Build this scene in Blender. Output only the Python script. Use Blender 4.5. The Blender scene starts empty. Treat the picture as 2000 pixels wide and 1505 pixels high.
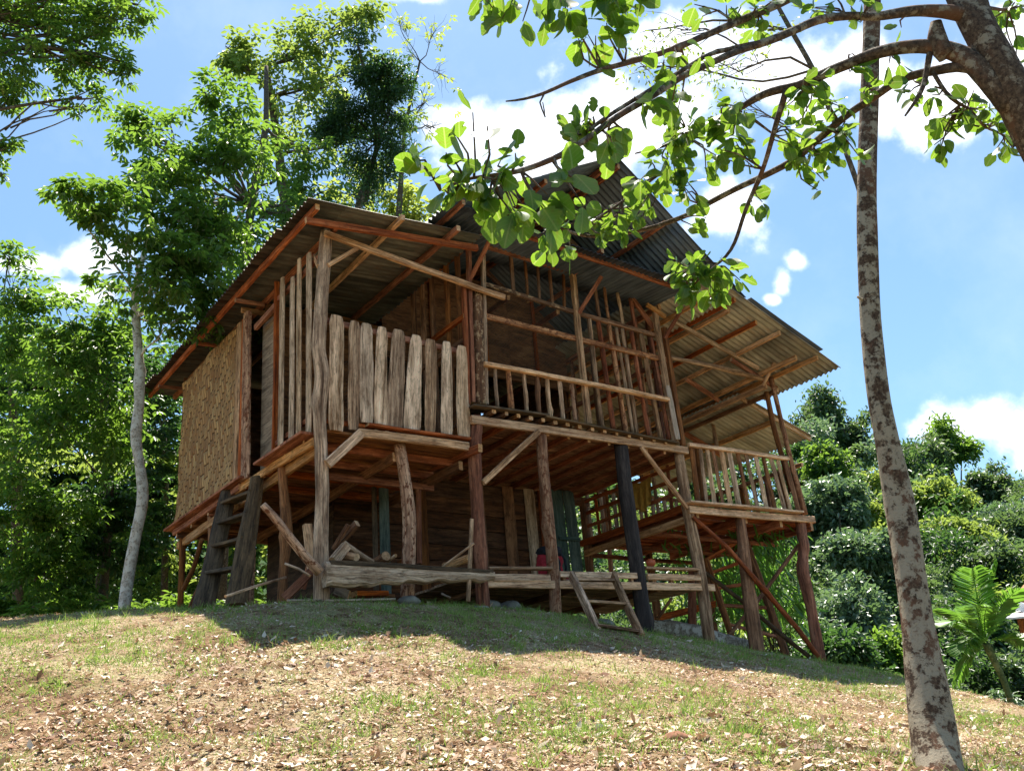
import bpy, math, random
import numpy as np
from mathutils import Vector, Matrix
sc = bpy.context.scene
COL = sc.collection
R = math.radians
rng = np.random.default_rng(7)
random.seed(7)

# ------------------------------------------------------------------ camera
CAM_LOC = np.array([-4.30919498, -9.3293949, -1.76050982])
AX_R = np.array([0.81630463, -0.57272994, -0.07501437])
AX_U = np.array([-0.15376289, -0.34064183, 0.92753443])
AX_F = np.array([0.55677977, 0.74561622, 0.36613212])
FPX = 1900.2
cam = bpy.data.cameras.new('camera'); co = bpy.data.objects.new('camera', cam); COL.objects.link(co)
cam.sensor_fit = 'HORIZONTAL'; cam.sensor_width = 36; cam.lens = 36 * FPX / 2000
cam.clip_start = 0.05; cam.clip_end = 2000
M = Matrix(((AX_R[0], AX_U[0], -AX_F[0], CAM_LOC[0]), (AX_R[1], AX_U[1], -AX_F[1], CAM_LOC[1]), (AX_R[2], AX_U[2], -AX_F[2], CAM_LOC[2]), (0, 0, 0, 1)))
co.matrix_world = M
sc.camera = co

# ------------------------------------------------------------------ sun, sky, exposure
SUN_DIR = Vector((0.185, 0.24, 0.955)).normalized()
sun = bpy.data.lights.new('sun', 'SUN'); so = bpy.data.objects.new('sun', sun); COL.objects.link(so)
sun.energy = 5.0; sun.angle = R(0.5); sun.color = (1.0, 0.93, 0.82)
so.rotation_euler = SUN_DIR.to_track_quat('Z', 'Y').to_euler(); so.location = (0, 0, 40)
sc.view_settings.view_transform = 'Standard'; sc.view_settings.look = 'None'
sc.view_settings.exposure = 1.3; sc.view_settings.gamma = 1.0

def ray(px, py):
    return AX_R * ((px - 1000) / FPX) - AX_U * ((py - 752.5) / FPX) + AX_F
def at(px, py, d):            # point at depth d
    return CAM_LOC + ray(px, py) * d
def _on(px, py, ax, v):
    d = ray(px, py); return CAM_LOC + d * ((v - CAM_LOC[ax]) / d[ax])
def X(px, py, v=0.0): return _on(px, py, 0, v)
def Y(px, py, v=0.0): return _on(px, py, 1, v)
def Z(px, py, v=0.0): return _on(px, py, 2, v)

world = bpy.data.worlds.new('World'); sc.world = world; world.use_nodes = True
wt = world.node_tree; wt.nodes.clear()
def N(t, typ, **kw):
    n = t.nodes.new(typ)
    for k, v in kw.items(): setattr(n, k, v)
    return n
def wmath(t, op, a, b=None, c=None):
    n = N(t, 'ShaderNodeMath', operation=op)
    for i, v in enumerate((a, b, c)):
        if v is None: continue
        if isinstance(v, (int, float)): n.inputs[i].default_value = v
        else: t.links.new(v, n.inputs[i])
    return n.outputs[0]
def build_sky():
    t = wt; L = t.links.new
    sky = N(t, 'ShaderNodeTexSky', sky_type='NISHITA'); sky.sun_disc = False
    sky.sun_elevation = math.asin(SUN_DIR.z); sky.sun_rotation = math.atan2(SUN_DIR.x, SUN_DIR.y)
    sky.air_density = 1.0; sky.dust_density = .8; sky.ozone_density = 1.6
    tc = N(t, 'ShaderNodeTexCoord')
    nz = N(t, 'ShaderNodeTexNoise'); nz.inputs['Scale'].default_value = 7.0; nz.inputs['Detail'].default_value = 9; nz.inputs['Roughness'].default_value = 0.6
    L(tc.outputs['Generated'], nz.inputs['Vector'])
    nz2 = N(t, 'ShaderNodeTexNoise'); nz2.inputs['Scale'].default_value = 22.0; nz2.inputs['Detail'].default_value = 8
    L(tc.outputs['Generated'], nz2.inputs['Vector'])
    blobs = [(950, 270, 150, 70), (1250, 240, 250, 110), (1540, 150, 170, 90), (1420, 420, 85, 70), (1790, 195, 110, 70), (1130, 330, 220, 80),
             (1556, 512, 26, 24), (1530, 552, 26, 34), (1508, 585, 24, 14), (1905, 830, 130, 60), (2010, 850, 90, 70), (190, 500, 60, 36), (45, 520, 70, 26), (150, 575, 70, 24), (1990, 80, 60, 60), (800, -10, 60, 20), (1330, 90, 200, 60)]
    val = None
    for (px, py, rx, ry) in blobs:
        c = ray(px, py); c = c / np.linalg.norm(c)
        A = AX_R - c * np.dot(AX_R, c); A /= np.linalg.norm(A); B = np.cross(A, c)
        def dot(v, s):
            n = N(t, 'ShaderNodeVectorMath', operation='DOT_PRODUCT'); L(tc.outputs['Generated'], n.inputs[0]); n.inputs[1].default_value = tuple(v * s); return n.outputs['Value']
        u = dot(A, FPX / rx); v = dot(B, FPX / ry); f = dot(c, 1.0)
        q = wmath(t, 'ADD', wmath(t, 'MULTIPLY', u, u), wmath(t, 'MULTIPLY', v, v))
        d = wmath(t, 'SUBTRACT', 1.0, wmath(t, 'SQRT', q))
        d = wmath(t, 'SUBTRACT', d, wmath(t, 'MULTIPLY', wmath(t, 'LESS_THAN', f, 0.0), 50.0))
        val = d if val is None else wmath(t, 'MAXIMUM', val, d)
    val = wmath(t, 'MAXIMUM', val, -1.2)
    n1 = wmath(t, 'MULTIPLY', wmath(t, 'SUBTRACT', nz.outputs['Fac'], 0.5), 3.4)
    n2 = wmath(t, 'MULTIPLY', wmath(t, 'SUBTRACT', nz2.outputs['Fac'], 0.5), 1.9)
    tot = wmath(t, 'ADD', wmath(t, 'ADD', val, n1), n2)
    mr = N(t, 'ShaderNodeMapRange', interpolation_type='SMOOTHSTEP'); L(tot, mr.inputs['Value'])
    mr.inputs['From Min'].default_value = -0.12; mr.inputs['From Max'].default_value = 0.75
    # thin high veil that lifts the blue a little
    veil = wmath(t, 'MULTIPLY', wmath(t, 'MAXIMUM', wmath(t, 'SUBTRACT', nz.outputs['Fac'], 0.45), 0.0), 0.35)
    fac = wmath(t, 'MINIMUM', wmath(t, 'ADD', mr.outputs[0], veil), 1.0)
    b1 = N(t, 'ShaderNodeBackground'); b1.inputs['Strength'].default_value = 0.09; tint = N(t, 'ShaderNodeMixRGB', blend_type='MULTIPLY'); tint.inputs['Fac'].default_value = 1; tint.inputs['Color2'].default_value = (.80, .96, .97, 1); L(sky.outputs['Color'], tint.inputs['Color1']); L(tint.outputs['Color'], b1.inputs['Color'])
    shade = N(t, 'ShaderNodeMapRange'); L(nz2.outputs['Fac'], shade.inputs['Value']); shade.inputs['From Min'].default_value = .35; shade.inputs['From Max'].default_value = .65
    cm = N(t, 'ShaderNodeMixRGB'); L(shade.outputs[0], cm.inputs['Fac']); cm.inputs['Color1'].default_value = (.66, .72, .82, 1); cm.inputs['Color2'].default_value = (.92, .93, .96, 1)
    b2 = N(t, 'ShaderNodeBackground'); b2.inputs['Strength'].default_value = 0.85; L(cm.outputs['Color'], b2.inputs['Color'])
    mx = N(t, 'ShaderNodeMixShader'); L(fac, mx.inputs['Fac']); L(b1.outputs[0], mx.inputs[1]); L(b2.outputs[0], mx.inputs[2])
    out = N(t, 'ShaderNodeOutputWorld'); L(mx.outputs[0], out.inputs['Surface'])
build_sky()
sc.cycles.max_bounces = 8; sc.cycles.transparent_max_bounces = 6

# ------------------------------------------------------------------ materials
MATS = {}
def new_mat(name):
    m = bpy.data.materials.new(name); m.use_nodes = True; t = m.node_tree; t.nodes.clear()
    out = N(t, 'ShaderNodeOutputMaterial'); return m, t, out
def ramp(t, fac, stops):
    n = N(t, 'ShaderNodeValToRGB'); t.links.new(fac, n.inputs['Fac']); e = n.color_ramp.elements
    while len(e) > 1: e.remove(e[-1])
    e[0].position = stops[0][0]; e[0].color = (*stops[0][1], 1)
    for p, c in stops[1:]:
        x = e.new(p); x.color = (*c, 1)
    return n.outputs['Color']
def noise(t, vec, scale, detail=5, rough=.55):
    n = N(t, 'ShaderNodeTexNoise'); n.inputs['Scale'].default_value = scale; n.inputs['Detail'].default_value = detail; n.inputs['Roughness'].default_value = rough
    if vec is not None: t.links.new(vec, n.inputs['Vector'])
    return n.outputs['Fac']
def mapping(t, vec, s):
    n = N(t, 'ShaderNodeMapping'); n.inputs['Scale'].default_value = s; t.links.new(vec, n.inputs['Vector']); return n.outputs['Vector']
def mixc(t, fac, a, b, mode='MIX'):
    n = N(t, 'ShaderNodeMixRGB', blend_type=mode)
    for k, v in (('Fac', fac), ('Color1', a), ('Color2', b)):
        if isinstance(v, (int, float)): n.inputs[k].default_value = v
        elif isinstance(v, tuple): n.inputs[k].default_value = (*v, 1)
        else: t.links.new(v, n.inputs[k])
    return n.outputs['Color']
def principled(t, out, col, rough=.8, bump=None, bs=.3, bd=.01, spec=.3, metal=0):
    p = N(t, 'ShaderNodeBsdfPrincipled')
    if isinstance(col, tuple): p.inputs['Base Color'].default_value = (*col, 1)
    else: t.links.new(col, p.inputs['Base Color'])
    if isinstance(rough, (int, float)): p.inputs['Roughness'].default_value = rough
    else: t.links.new(rough, p.inputs['Roughness'])
    p.inputs['Specular IOR Level'].default_value = spec; p.inputs['Metallic'].default_value = metal
    if bump is not None:
        b = N(t, 'ShaderNodeBump'); b.inputs['Strength'].default_value = bs; b.inputs['Distance'].default_value = bd
        t.links.new(bump, b.inputs['Height']); t.links.new(b.outputs['Normal'], p.inputs['Normal'])
    if out is not None: t.links.new(p.outputs[0], out.inputs['Surface'])
    return p
def wood(name, dark, mid, light, grain=1.0, rough=.85, stain=.5, speck=None):
    m, t, out = new_mat(name)
    a = N(t, 'ShaderNodeAttribute', attribute_name='gc'); v = a.outputs['Vector']
    g = noise(t, mapping(t, v, (1.6, 26 * grain, 26 * grain)), 1.0, 6, .65)
    g2 = noise(t, mapping(t, v, (5, 120 * grain, 120 * grain)), 1.0, 4, .6)
    b = noise(t, mapping(t, v, (1.3, 3, 3)), 1.6, 5, .6)
    f = wmath(t, 'ADD', wmath(t, 'MULTIPLY', g, .7), wmath(t, 'MULTIPLY', g2, .3))
    c = ramp(t, f, [(.38, dark), (.5, mid), (.61, light)])
    oi = N(t, 'ShaderNodeObjectInfo')
    val = wmath(t, 'ADD', wmath(t, 'MULTIPLY', oi.outputs['Random'], .5), .84)
    hs = N(t, 'ShaderNodeHueSaturation'); t.links.new(c, hs.inputs['Color']); t.links.new(val, hs.inputs['Value'])
    h2 = wmath(t, 'ADD', wmath(t, 'MULTIPLY', wmath(t, 'FRACT', wmath(t, 'MULTIPLY', oi.outputs['Random'], 7.3)), .5), .72)
    t.links.new(h2, hs.inputs['Saturation'])
    crk = noise(t, mapping(t, v, (2.2, 60 * grain, 60 * grain)), 1.0, 3, .5); crk = wmath(t, 'ABSOLUTE', wmath(t, 'SUBTRACT', crk, .5))
    crm = ramp(t, crk, [(.0, (1, 1, 1)), (.022, (0, 0, 0))])
    blot = noise(t, mapping(t, v, (9, 14, 14)), 1.0, 6, .7)
    c = mixc(t, wmath(t, 'MULTIPLY', ramp(t, b, [(.42, (0, 0, 0)), (.62, (1, 1, 1))]), stain), hs.outputs['Color'], dark)
    if speck:
        s = noise(t, mapping(t, v, (14, 22, 22)), 1.0, 6, .7)
        c = mixc(t, ramp(t, s, [(.53, (0, 0, 0)), (.57, (1, 1, 1))]), c, speck)
    c = mixc(t, wmath(t, 'MULTIPLY', ramp(t, blot, [(.5, (0, 0, 0)), (.66, (1, 1, 1))]), .45), c, tuple(x * .8 for x in dark))
    c = mixc(t, wmath(t, 'MULTIPLY', crm, .75), c, tuple(x * .45 for x in dark))
    c = mixc(t, 1.0, c, (1.30, .96, .74), 'MULTIPLY')
    principled(t, out, c, rough, wmath(t, 'SUBTRACT', f, wmath(t, 'MULTIPLY', crm, .5)), .8, .009)
    MATS[name] = m
wood('weathered', (.09, .05, .028), (.40, .30, .21), (.68, .56, .43), stain=.4)
wood('slab', (.15, .095, .05), (.54, .45, .35), (.78, .69, .57), grain=.7, stain=.35)
wood('red', (.12, .035, .015), (.32, .115, .052), (.50, .22, .11), stain=.4)
wood('fresh', (.22, .11, .045), (.54, .36, .20), (.76, .58, .38), stain=.35)
wood('brown', (.07, .032, .016), (.22, .115, .055), (.35, .20, .105), stain=.4)
wood('pole', (.11, .05, .028), (.33, .20, .125), (.54, .38, .26), grain=.6, stain=.35, speck=(.15, .065, .035))
wood('redpole', (.07, .028, .017), (.21, .085, .05), (.33, .17, .11), grain=.6, stain=.4)
wood('speckled', (.05, .03, .018), (.14, .08, .05), (.22, .14, .085), grain=.6, stain=.2, speck=(.38, .31, .22))
wood('pale', (.26, .25, .24), (.46, .45, .43), (.60, .58, .55), stain=.3)
wood('darkpost', (.02, .018, .02), (.045, .042, .05), (.09, .085, .09), grain=.5, stain=.4)
wood('tarred', (.03, .022, .014), (.10, .077, .048), (.18, .14, .09), grain=.6, stain=.4)
wood('plywood', (.08, .04, .02), (.20, .105, .05), (.30, .17, .085), grain=.25, stain=.35)
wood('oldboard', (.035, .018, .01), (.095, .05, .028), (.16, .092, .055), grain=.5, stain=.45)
wood('greenpaint', (.035, .07, .075), (.075, .15, .16), (.13, .22, .23), grain=.6, stain=.25)
wood('endgrain', (.30, .19, .10), (.52, .37, .22), (.66, .50, .32), stain=.2)
wood('paletimber_lit', (.24, .14, .08), (.60, .46, .33), (.84, .70, .54), stain=.4)  # pale wood, lightened further in colour to stand for sky-lit front faces
wood('greyboard', (.12, .10, .08), (.27, .245, .21), (.40, .37, .32), grain=.7, stain=.35)

def mat_weave():
    m, t, out = new_mat('weave'); a = N(t, 'ShaderNodeAttribute', attribute_name='gc'); v = a.outputs['Vector']
    sp = N(t, 'ShaderNodeSeparateXYZ'); t.links.new(v, sp.inputs[0])
    # diagonal-step twill of flat bamboo strips: vertical floats of random length
    u = wmath(t, 'MULTIPLY', sp.outputs['X'], 15.0); w = wmath(t, 'MULTIPLY', sp.outputs['Y'], 5.2)
    col_i = wmath(t, 'FLOOR', u)
    wn = N(t, 'ShaderNodeTexWhiteNoise', noise_dimensions='1D'); t.links.new(col_i, wn.inputs['W'])
    sh = wmath(t, 'ADD', w, wmath(t, 'ADD', wmath(t, 'MULTIPLY', col_i, .31), wmath(t, 'MULTIPLY', wn.outputs['Value'], .35)))
    row_i = wmath(t, 'FLOOR', sh); fr = wmath(t, 'FRACT', sh); fu = wmath(t, 'FRACT', u)
    wn2 = N(t, 'ShaderNodeTexWhiteNoise', noise_dimensions='2D'); cb = N(t, 'ShaderNodeCombineXYZ'); t.links.new(col_i, cb.inputs[0]); t.links.new(row_i, cb.inputs[1]); t.links.new(cb.outputs[0], wn2.inputs['Vector'])
    g = noise(t, mapping(t, v, (160, 8, 1)), 1.0, 4)
    edge = wmath(t, 'MULTIPLY', wmath(t, 'SMOOTH_MIN', wmath(t, 'MULTIPLY', wmath(t, 'MINIMUM', fr, wmath(t, 'SUBTRACT', 1.0, fr)), 7.0), 1.0, .1), wmath(t, 'MINIMUM', wmath(t, 'MULTIPLY', wmath(t, 'MINIMUM', fu, wmath(t, 'SUBTRACT', 1.0, fu)), 5.0), 1.0))
    fac = wmath(t, 'ADD', wmath(t, 'MULTIPLY', wn2.outputs['Value'], .55), wmath(t, 'MULTIPLY', g, .5))
    c = ramp(t, fac, [(.1, (.30, .125, .045)), (.5, (.52, .26, .10)), (.9, (.74, .44, .19))])
    st = noise(t, v, 1.7, 6, .65)
    c = mixc(t, ramp(t, st, [(.45, (0, 0, 0)), (.7, (.45, .45, .45))]), c, (.26, .12, .05))
    gap = wmath(t, 'MULTIPLY', wmath(t, 'LESS_THAN', fr, .1), wmath(t, 'GREATER_THAN', wn2.outputs['Value'], .25))
    c = mixc(t, wmath(t, 'MULTIPLY', gap, .85), c, (.10, .05, .025))
    hgt = wmath(t, 'ADD', wmath(t, 'MULTIPLY', edge, .8), wmath(t, 'MULTIPLY', wn2.outputs['Value'], .5))
    principled(t, out, c, .7, hgt, 1.0, .03); MATS['weave'] = m
mat_weave()

def mat_metal(name, c1, c2, c3, rustcol, rust=.5):
    m, t, out = new_mat(name); a = N(t, 'ShaderNodeAttribute', attribute_name='gc'); v = a.outputs['Vector']
    b = noise(t, mapping(t, v, (.8, 5, 1)), 1.5, 7, .65); f = noise(t, mapping(t, v, (2, 14, 1)), 2.0, 5, .6)
    c = ramp(t, b, [(.35, c1), (.5, c2), (.65, c3)])
    c = mixc(t, wmath(t, 'MULTIPLY', ramp(t, f, [(.5, (0, 0, 0)), (.68, (1, 1, 1))]), rust), c, rustcol)
    sp = N(t, 'ShaderNodeSeparateXYZ'); t.links.new(v, sp.inputs[0])
    wn = N(t, 'ShaderNodeTexWhiteNoise', noise_dimensions='2D'); cb = N(t, 'ShaderNodeCombineXYZ')
    t.links.new(wmath(t, 'FLOOR', wmath(t, 'MULTIPLY', sp.outputs['Y'], 1 / .78)), cb.inputs[0]); t.links.new(wmath(t, 'FLOOR', wmath(t, 'MULTIPLY', sp.outputs['X'], 1 / 1.9)), cb.inputs[1]); t.links.new(cb.outputs[0], wn.inputs['Vector'])
    hs = N(t, 'ShaderNodeHueSaturation'); t.links.new(c, hs.inputs['Color']); t.links.new(wmath(t, 'ADD', wmath(t, 'MULTIPLY', wn.outputs['Value'], .55), .72), hs.inputs['Value'])
    principled(t, out, hs.outputs['Color'], .6, b, .1, .01, .4, .25); MATS[name] = m
mat_metal('zinc_dull', (.06, .052, .044), (.13, .112, .09), (.24, .21, .17), (.16, .085, .045), .55)
mat_metal('zinc_blue', (.07, .085, .11), (.12, .14, .175), (.19, .215, .25), (.10, .085, .08), .3)
mat_metal('zinc_warm', (.20, .17, .13), (.33, .29, .23), (.48, .43, .35), (.30, .17, .08), .4)
mat_metal('zinc_pale', (.40, .42, .42), (.5, .52, .52), (.6, .61, .6), (.3, .26, .2), .3)

def mat_leaf(name, stops, trans, tw=.45, rough=.42, spec=.45, hole=False):
    m, t, out = new_mat(name); a = N(t, 'ShaderNodeAttribute', attribute_name='rnd')
    oi = N(t, 'ShaderNodeObjectInfo')
    f = wmath(t, 'ADD', wmath(t, 'MULTIPLY', a.outputs['Fac'], .8), wmath(t, 'MULTIPLY', oi.outputs['Random'], .2))
    c = ramp(t, f, stops)
    p = principled(t, None, c, rough, None, spec=spec)
    tr = N(t, 'ShaderNodeBsdfTranslucent')
    tcx = mixc(t, .75, c, trans)
    if hole:
        tc = N(t, 'ShaderNodeAttribute', attribute_name='gc'); v = tc.outputs['Vector']
        nn = noise(t, mapping(t, v, (1.0, 1.0, 1)), 5, 5, .6)
        tcx = mixc(t, ramp(t, nn, [(.55, (0, 0, 0)), (.72, (.8, .8, .8))]), tcx, (.30, .26, .03))
        sp = N(t, 'ShaderNodeSeparateXYZ'); t.links.new(v, sp.inputs[0])
        ax = wmath(t, 'ABSOLUTE', sp.outputs['Y'])
        vein = wmath(t, 'FRACT', wmath(t, 'ADD', wmath(t, 'MULTIPLY', sp.outputs['X'], 7.0), wmath(t, 'MULTIPLY', ax, -4.0)))
        vm = wmath(t, 'MULTIPLY', wmath(t, 'LESS_THAN', vein, .12), .5)
        vm = wmath(t, 'MAXIMUM', vm, wmath(t, 'LESS_THAN', ax, .035))
        tcx = mixc(t, wmath(t, 'MULTIPLY', vm, .5), tcx, (.62, .72, .22))
    t.links.new(tcx, tr.inputs['Color'])
    mx = N(t, 'ShaderNodeMixShader'); mx.inputs['Fac'].default_value = tw
    t.links.new(p.outputs[0], mx.inputs[1]); t.links.new(tr.outputs[0], mx.inputs[2]); t.links.new(mx.outputs[0], out.inputs['Surface'])
    MATS[name] = m
mat_leaf('leaf_near', [(.0, (.016, .05, .012)), (.5, (.038, .10, .018)), (.85, (.10, .18, .03)), (1, (.2, .22, .05))], (.30, .52, .03), .48, .36, .5, True)
mat_leaf('leaf_rubber', [(.0, (.011, .04, .012)), (.5, (.042, .11, .025)), (.85, (.11, .18, .032)), (1, (.25, .25, .05))], (.30, .50, .05), .48, .38, .5)
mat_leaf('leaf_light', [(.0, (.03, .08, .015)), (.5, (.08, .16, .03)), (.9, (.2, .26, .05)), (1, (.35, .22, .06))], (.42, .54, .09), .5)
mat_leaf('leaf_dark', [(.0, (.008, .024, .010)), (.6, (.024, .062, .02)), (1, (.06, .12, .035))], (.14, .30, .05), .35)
mat_leaf('leaf_silver_glint', [(.0, (.03, .07, .028)), (.5, (.09, .15, .08)), (1, (.26, .32, .22))], (.24, .40, .12), .33, .36, .75)  # whitish end of the ramp paints in sun glints on glossy leaves
mat_leaf('leaf_hill_hazy', [(.0, (.016, .04, .02)), (.5, (.05, .095, .04)), (1, (.14, .18, .08))], (.22, .36, .08), .36)  # greens greyed in the colour itself to stand for haze over the hillside
mat_leaf('leaf_yellow', [(.0, (.10, .16, .03)), (.6, (.2, .26, .05)), (1, (.34, .33, .08))], (.5, .6, .1), .5)
mat_leaf('leaf_palm', [(.0, (.04, .11, .02)), (.6, (.08, .19, .03)), (1, (.16, .26, .05))], (.3, .6, .06), .4)
mat_leaf('leaf_dry', [(.0, (.12, .045, .02)), (.25, (.26, .13, .07)), (.5, (.46, .32, .21)), (.75, (.64, .52, .40)), (1, (.78, .70, .60))], (.5, .33, .18), .12, .6, .3)
mat_leaf('straw', [(.0, (.18, .08, .03)), (.5, (.42, .27, .13)), (1, (.68, .54, .33))], (.5, .35, .15), .15, .8, .1)
mat_leaf('grass', [(.0, (.04, .11, .02)), (.4, (.11, .21, .035)), (.7, (.27, .34, .08)), (1, (.55, .50, .23))], (.35, .55, .08), .4, .5, .3)

def mat_bark(name, base, dark, light, patch, sc_=9, pthr=.52, red=None):
    m, t, out = new_mat(name); a = N(t, 'ShaderNodeAttribute', attribute_name='gc'); v = a.outputs['Vector']
    n1 = noise(t, mapping(t, v, (1, 1, 1)), sc_, 7, .68); n2 = noise(t, mapping(t, v, (.7, 1, 1)), sc_ * .35, 6, .62); n3 = noise(t, v, sc_ * 4, 5, .7)
    c = ramp(t, n3, [(.35, dark), (.55, base)])
    if red: c = mixc(t, ramp(t, n2, [(.50, (0, 0, 0)), (.56, (1, 1, 1))]), c, red)
    mm = wmath(t, 'ADD', wmath(t, 'MULTIPLY', n1, .6), wmath(t, 'MULTIPLY', noise(t, mapping(t, v, (1.2, 1, 1)), sc_ * .8, 7, .7), .4))
    if name == 'bark_lichen':
        tcz = N(t, 'ShaderNodeTexCoord'); sz = N(t, 'ShaderNodeSeparateXYZ'); t.links.new(tcz.outputs['Object'], sz.inputs[0]); mm = wmath(t, 'SUBTRACT', mm, wmath(t, 'MULTIPLY', wmath(t, 'MAXIMUM', wmath(t, 'SUBTRACT', sz.outputs['Z'], 1.6), 0.0), .018)); mm = wmath(t, 'ADD', mm, .015)
    c = mixc(t, ramp(t, mm, [(pthr - .025, (0, 0, 0)), (pthr + .025, (1, 1, 1))]), c, light)
    c = mixc(t, ramp(t, n3, [(.52, (0, 0, 0)), (.68, (.8, .8, .8))]), c, patch)
    principled(t, out, c, .9, wmath(t, 'ADD', n3, wmath(t, 'MULTIPLY', n1, .7)), .7, .008, .15); MATS[name] = m
mat_bark('bark_lichen', (.10, .062, .04), (.04, .025, .017), (.33, .275, .20), (.21, .16, .105), 15, .50, (.13, .068, .042))
mat_bark('bark_branch', (.11, .075, .055), (.04, .028, .024), (.29, .25, .2), (.17, .125, .09), 18, .545, (.14, .075, .05))
mat_bark('bark_white', (.52, .47, .41), (.20, .17, .14), (.62, .60, .56), (.5, .46, .41), 9, .5)
mat_bark('bark_palm', (.10, .13, .05), (.05, .07, .03), (.2, .22, .1), (.14, .15, .07), 9, .55)
mat_bark('bark_grey', (.12, .095, .07), (.05, .04, .03), (.24, .21, .17), (.15, .12, .09), 9, .56)
mat_bark('bark_log', (.30, .24, .18), (.12, .085, .06), (.52, .45, .37), (.36, .29, .22), 9, .52)

def simple(name, col, rough=.7, spec=.3, sc_=None, var=.25):
    m, t, out = new_mat(name)
    if sc_:
        tc = N(t, 'ShaderNodeTexCoord'); n = noise(t, tc.outputs['Object'], sc_, 6, .6)
        c = ramp(t, n, [(.3, tuple(x * (1 - var) for x in col)), (.7, tuple(min(1, x * (1 + var)) for x in col))])
        principled(t, out, c, rough, n, .4, .01, spec)
    else: principled(t, out, col, rough, None, spec=spec)
    MATS[name] = m
simple('stone', (.22, .20, .17), .9, .2, 6, .5); simple('paleStone', (.5, .48, .45), .9, .2, 7, .3)
simple('cloth_red', (.42, .03, .04), .8, .2, 20, .3); simple('cloth_black', (.02, .02, .025), .8, .2, 20, .4)
simple('cloth_yellow', (.42, .22, .045), .9, .1, 25, .25); simple('orange_plastic', (.75, .16, .06), .45, .5, 9, .15)
simple('wire', (.10, .095, .085), .5, .4); simple('thatch', (.30, .18, .09), .95, .1, 30, .5); simple('white_sheet', (.62, .64, .66), .5, .4, 3, .15)
simple('clay', (.26, .13, .08), .95, .1, 14, .4); simple('black_mark', (.03, .02, .015), .9, .1, 30, .3)

# ------------------------------------------------------------------ object helpers
def tag(o, label=None, cat=None, group=None, kind=None):
    if label: o['label'] = label
    if cat: o['category'] = cat
    if group: o['group'] = group
    if kind: o['kind'] = kind
    return o
def thing(name, loc, label, cat, group=None):
    o = bpy.data.objects.new(name, None); COL.objects.link(o); o.location = [float(v) for v in loc]; o.empty_display_size = .2
    return tag(o, label, cat, group)
def mesh_obj(name, verts, faces, mat, parent=None, gc=None, rnd=None, smooth=False, mats=None, midx=None, origin=None):
    """verts in world space; kept relative to the parent's (or own) origin"""
    verts = np.asarray(verts, dtype=np.float64)
    if parent is not None:
        off = np.array(parent.location, dtype=float)
        pp = parent.parent
        while pp is not None: off = off + np.array(pp.location); pp = pp.parent
    else: off = np.array(origin if origin is not None else (0, 0, 0), dtype=float)
    me = bpy.data.meshes.new(name)
    if isinstance(faces, np.ndarray):
        nf, k = faces.shape
        me.vertices.add(len(verts)); me.vertices.foreach_set('co', (verts - off).astype(np.float32).ravel())
        me.loops.add(nf * k); me.loops.foreach_set('vertex_index', faces.astype(np.int32).ravel())
        me.polygons.add(nf); me.polygons.foreach_set('loop_start', np.arange(0, nf * k, k, dtype=np.int32)); me.polygons.foreach_set('loop_total', np.full(nf, k, dtype=np.int32))
        me.update(calc_edges=True)
    else:
        me.from_pydata([tuple(v) for v in (verts - off)], [], [tuple(f) for f in faces])
    for mm in (mats or [mat]): me.materials.append(MATS[mm])
    if midx is not None: me.polygons.foreach_set('material_index', np.asarray(midx, dtype=np.int32))
    if gc is not None:
        a = me.attributes.new('gc', 'FLOAT_VECTOR', 'POINT'); a.data.foreach_set('vector', np.asarray(gc, dtype=np.float32).ravel())
    if rnd is not None:
        a = me.attributes.new('rnd', 'FLOAT', 'POINT'); a.data.foreach_set('value', np.asarray(rnd, dtype=np.float32).ravel())
    if smooth: me.polygons.foreach_set('use_smooth', np.ones(len(me.polygons), dtype=bool))
    me.update()
    o = bpy.data.objects.new(name, me); COL.objects.link(o)
    if parent is not None: o.parent = parent
    elif origin is not None: o.location = [float(v) for v in origin]
    return o
def unit(v): v = np.asarray(v, float); return v / (np.linalg.norm(v) + 1e-12)
def frame(d, up=(0, 0, 1)):
    d = unit(d); u = np.asarray(up, float)
    if abs(np.dot(unit(u), d)) > .95: u = np.array([0, 1, 0]) if abs(d[1]) < .9 else np.array([1, 0, 0])
    s = unit(np.cross(d, u)); u = np.cross(s, d); return d, s, u

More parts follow.
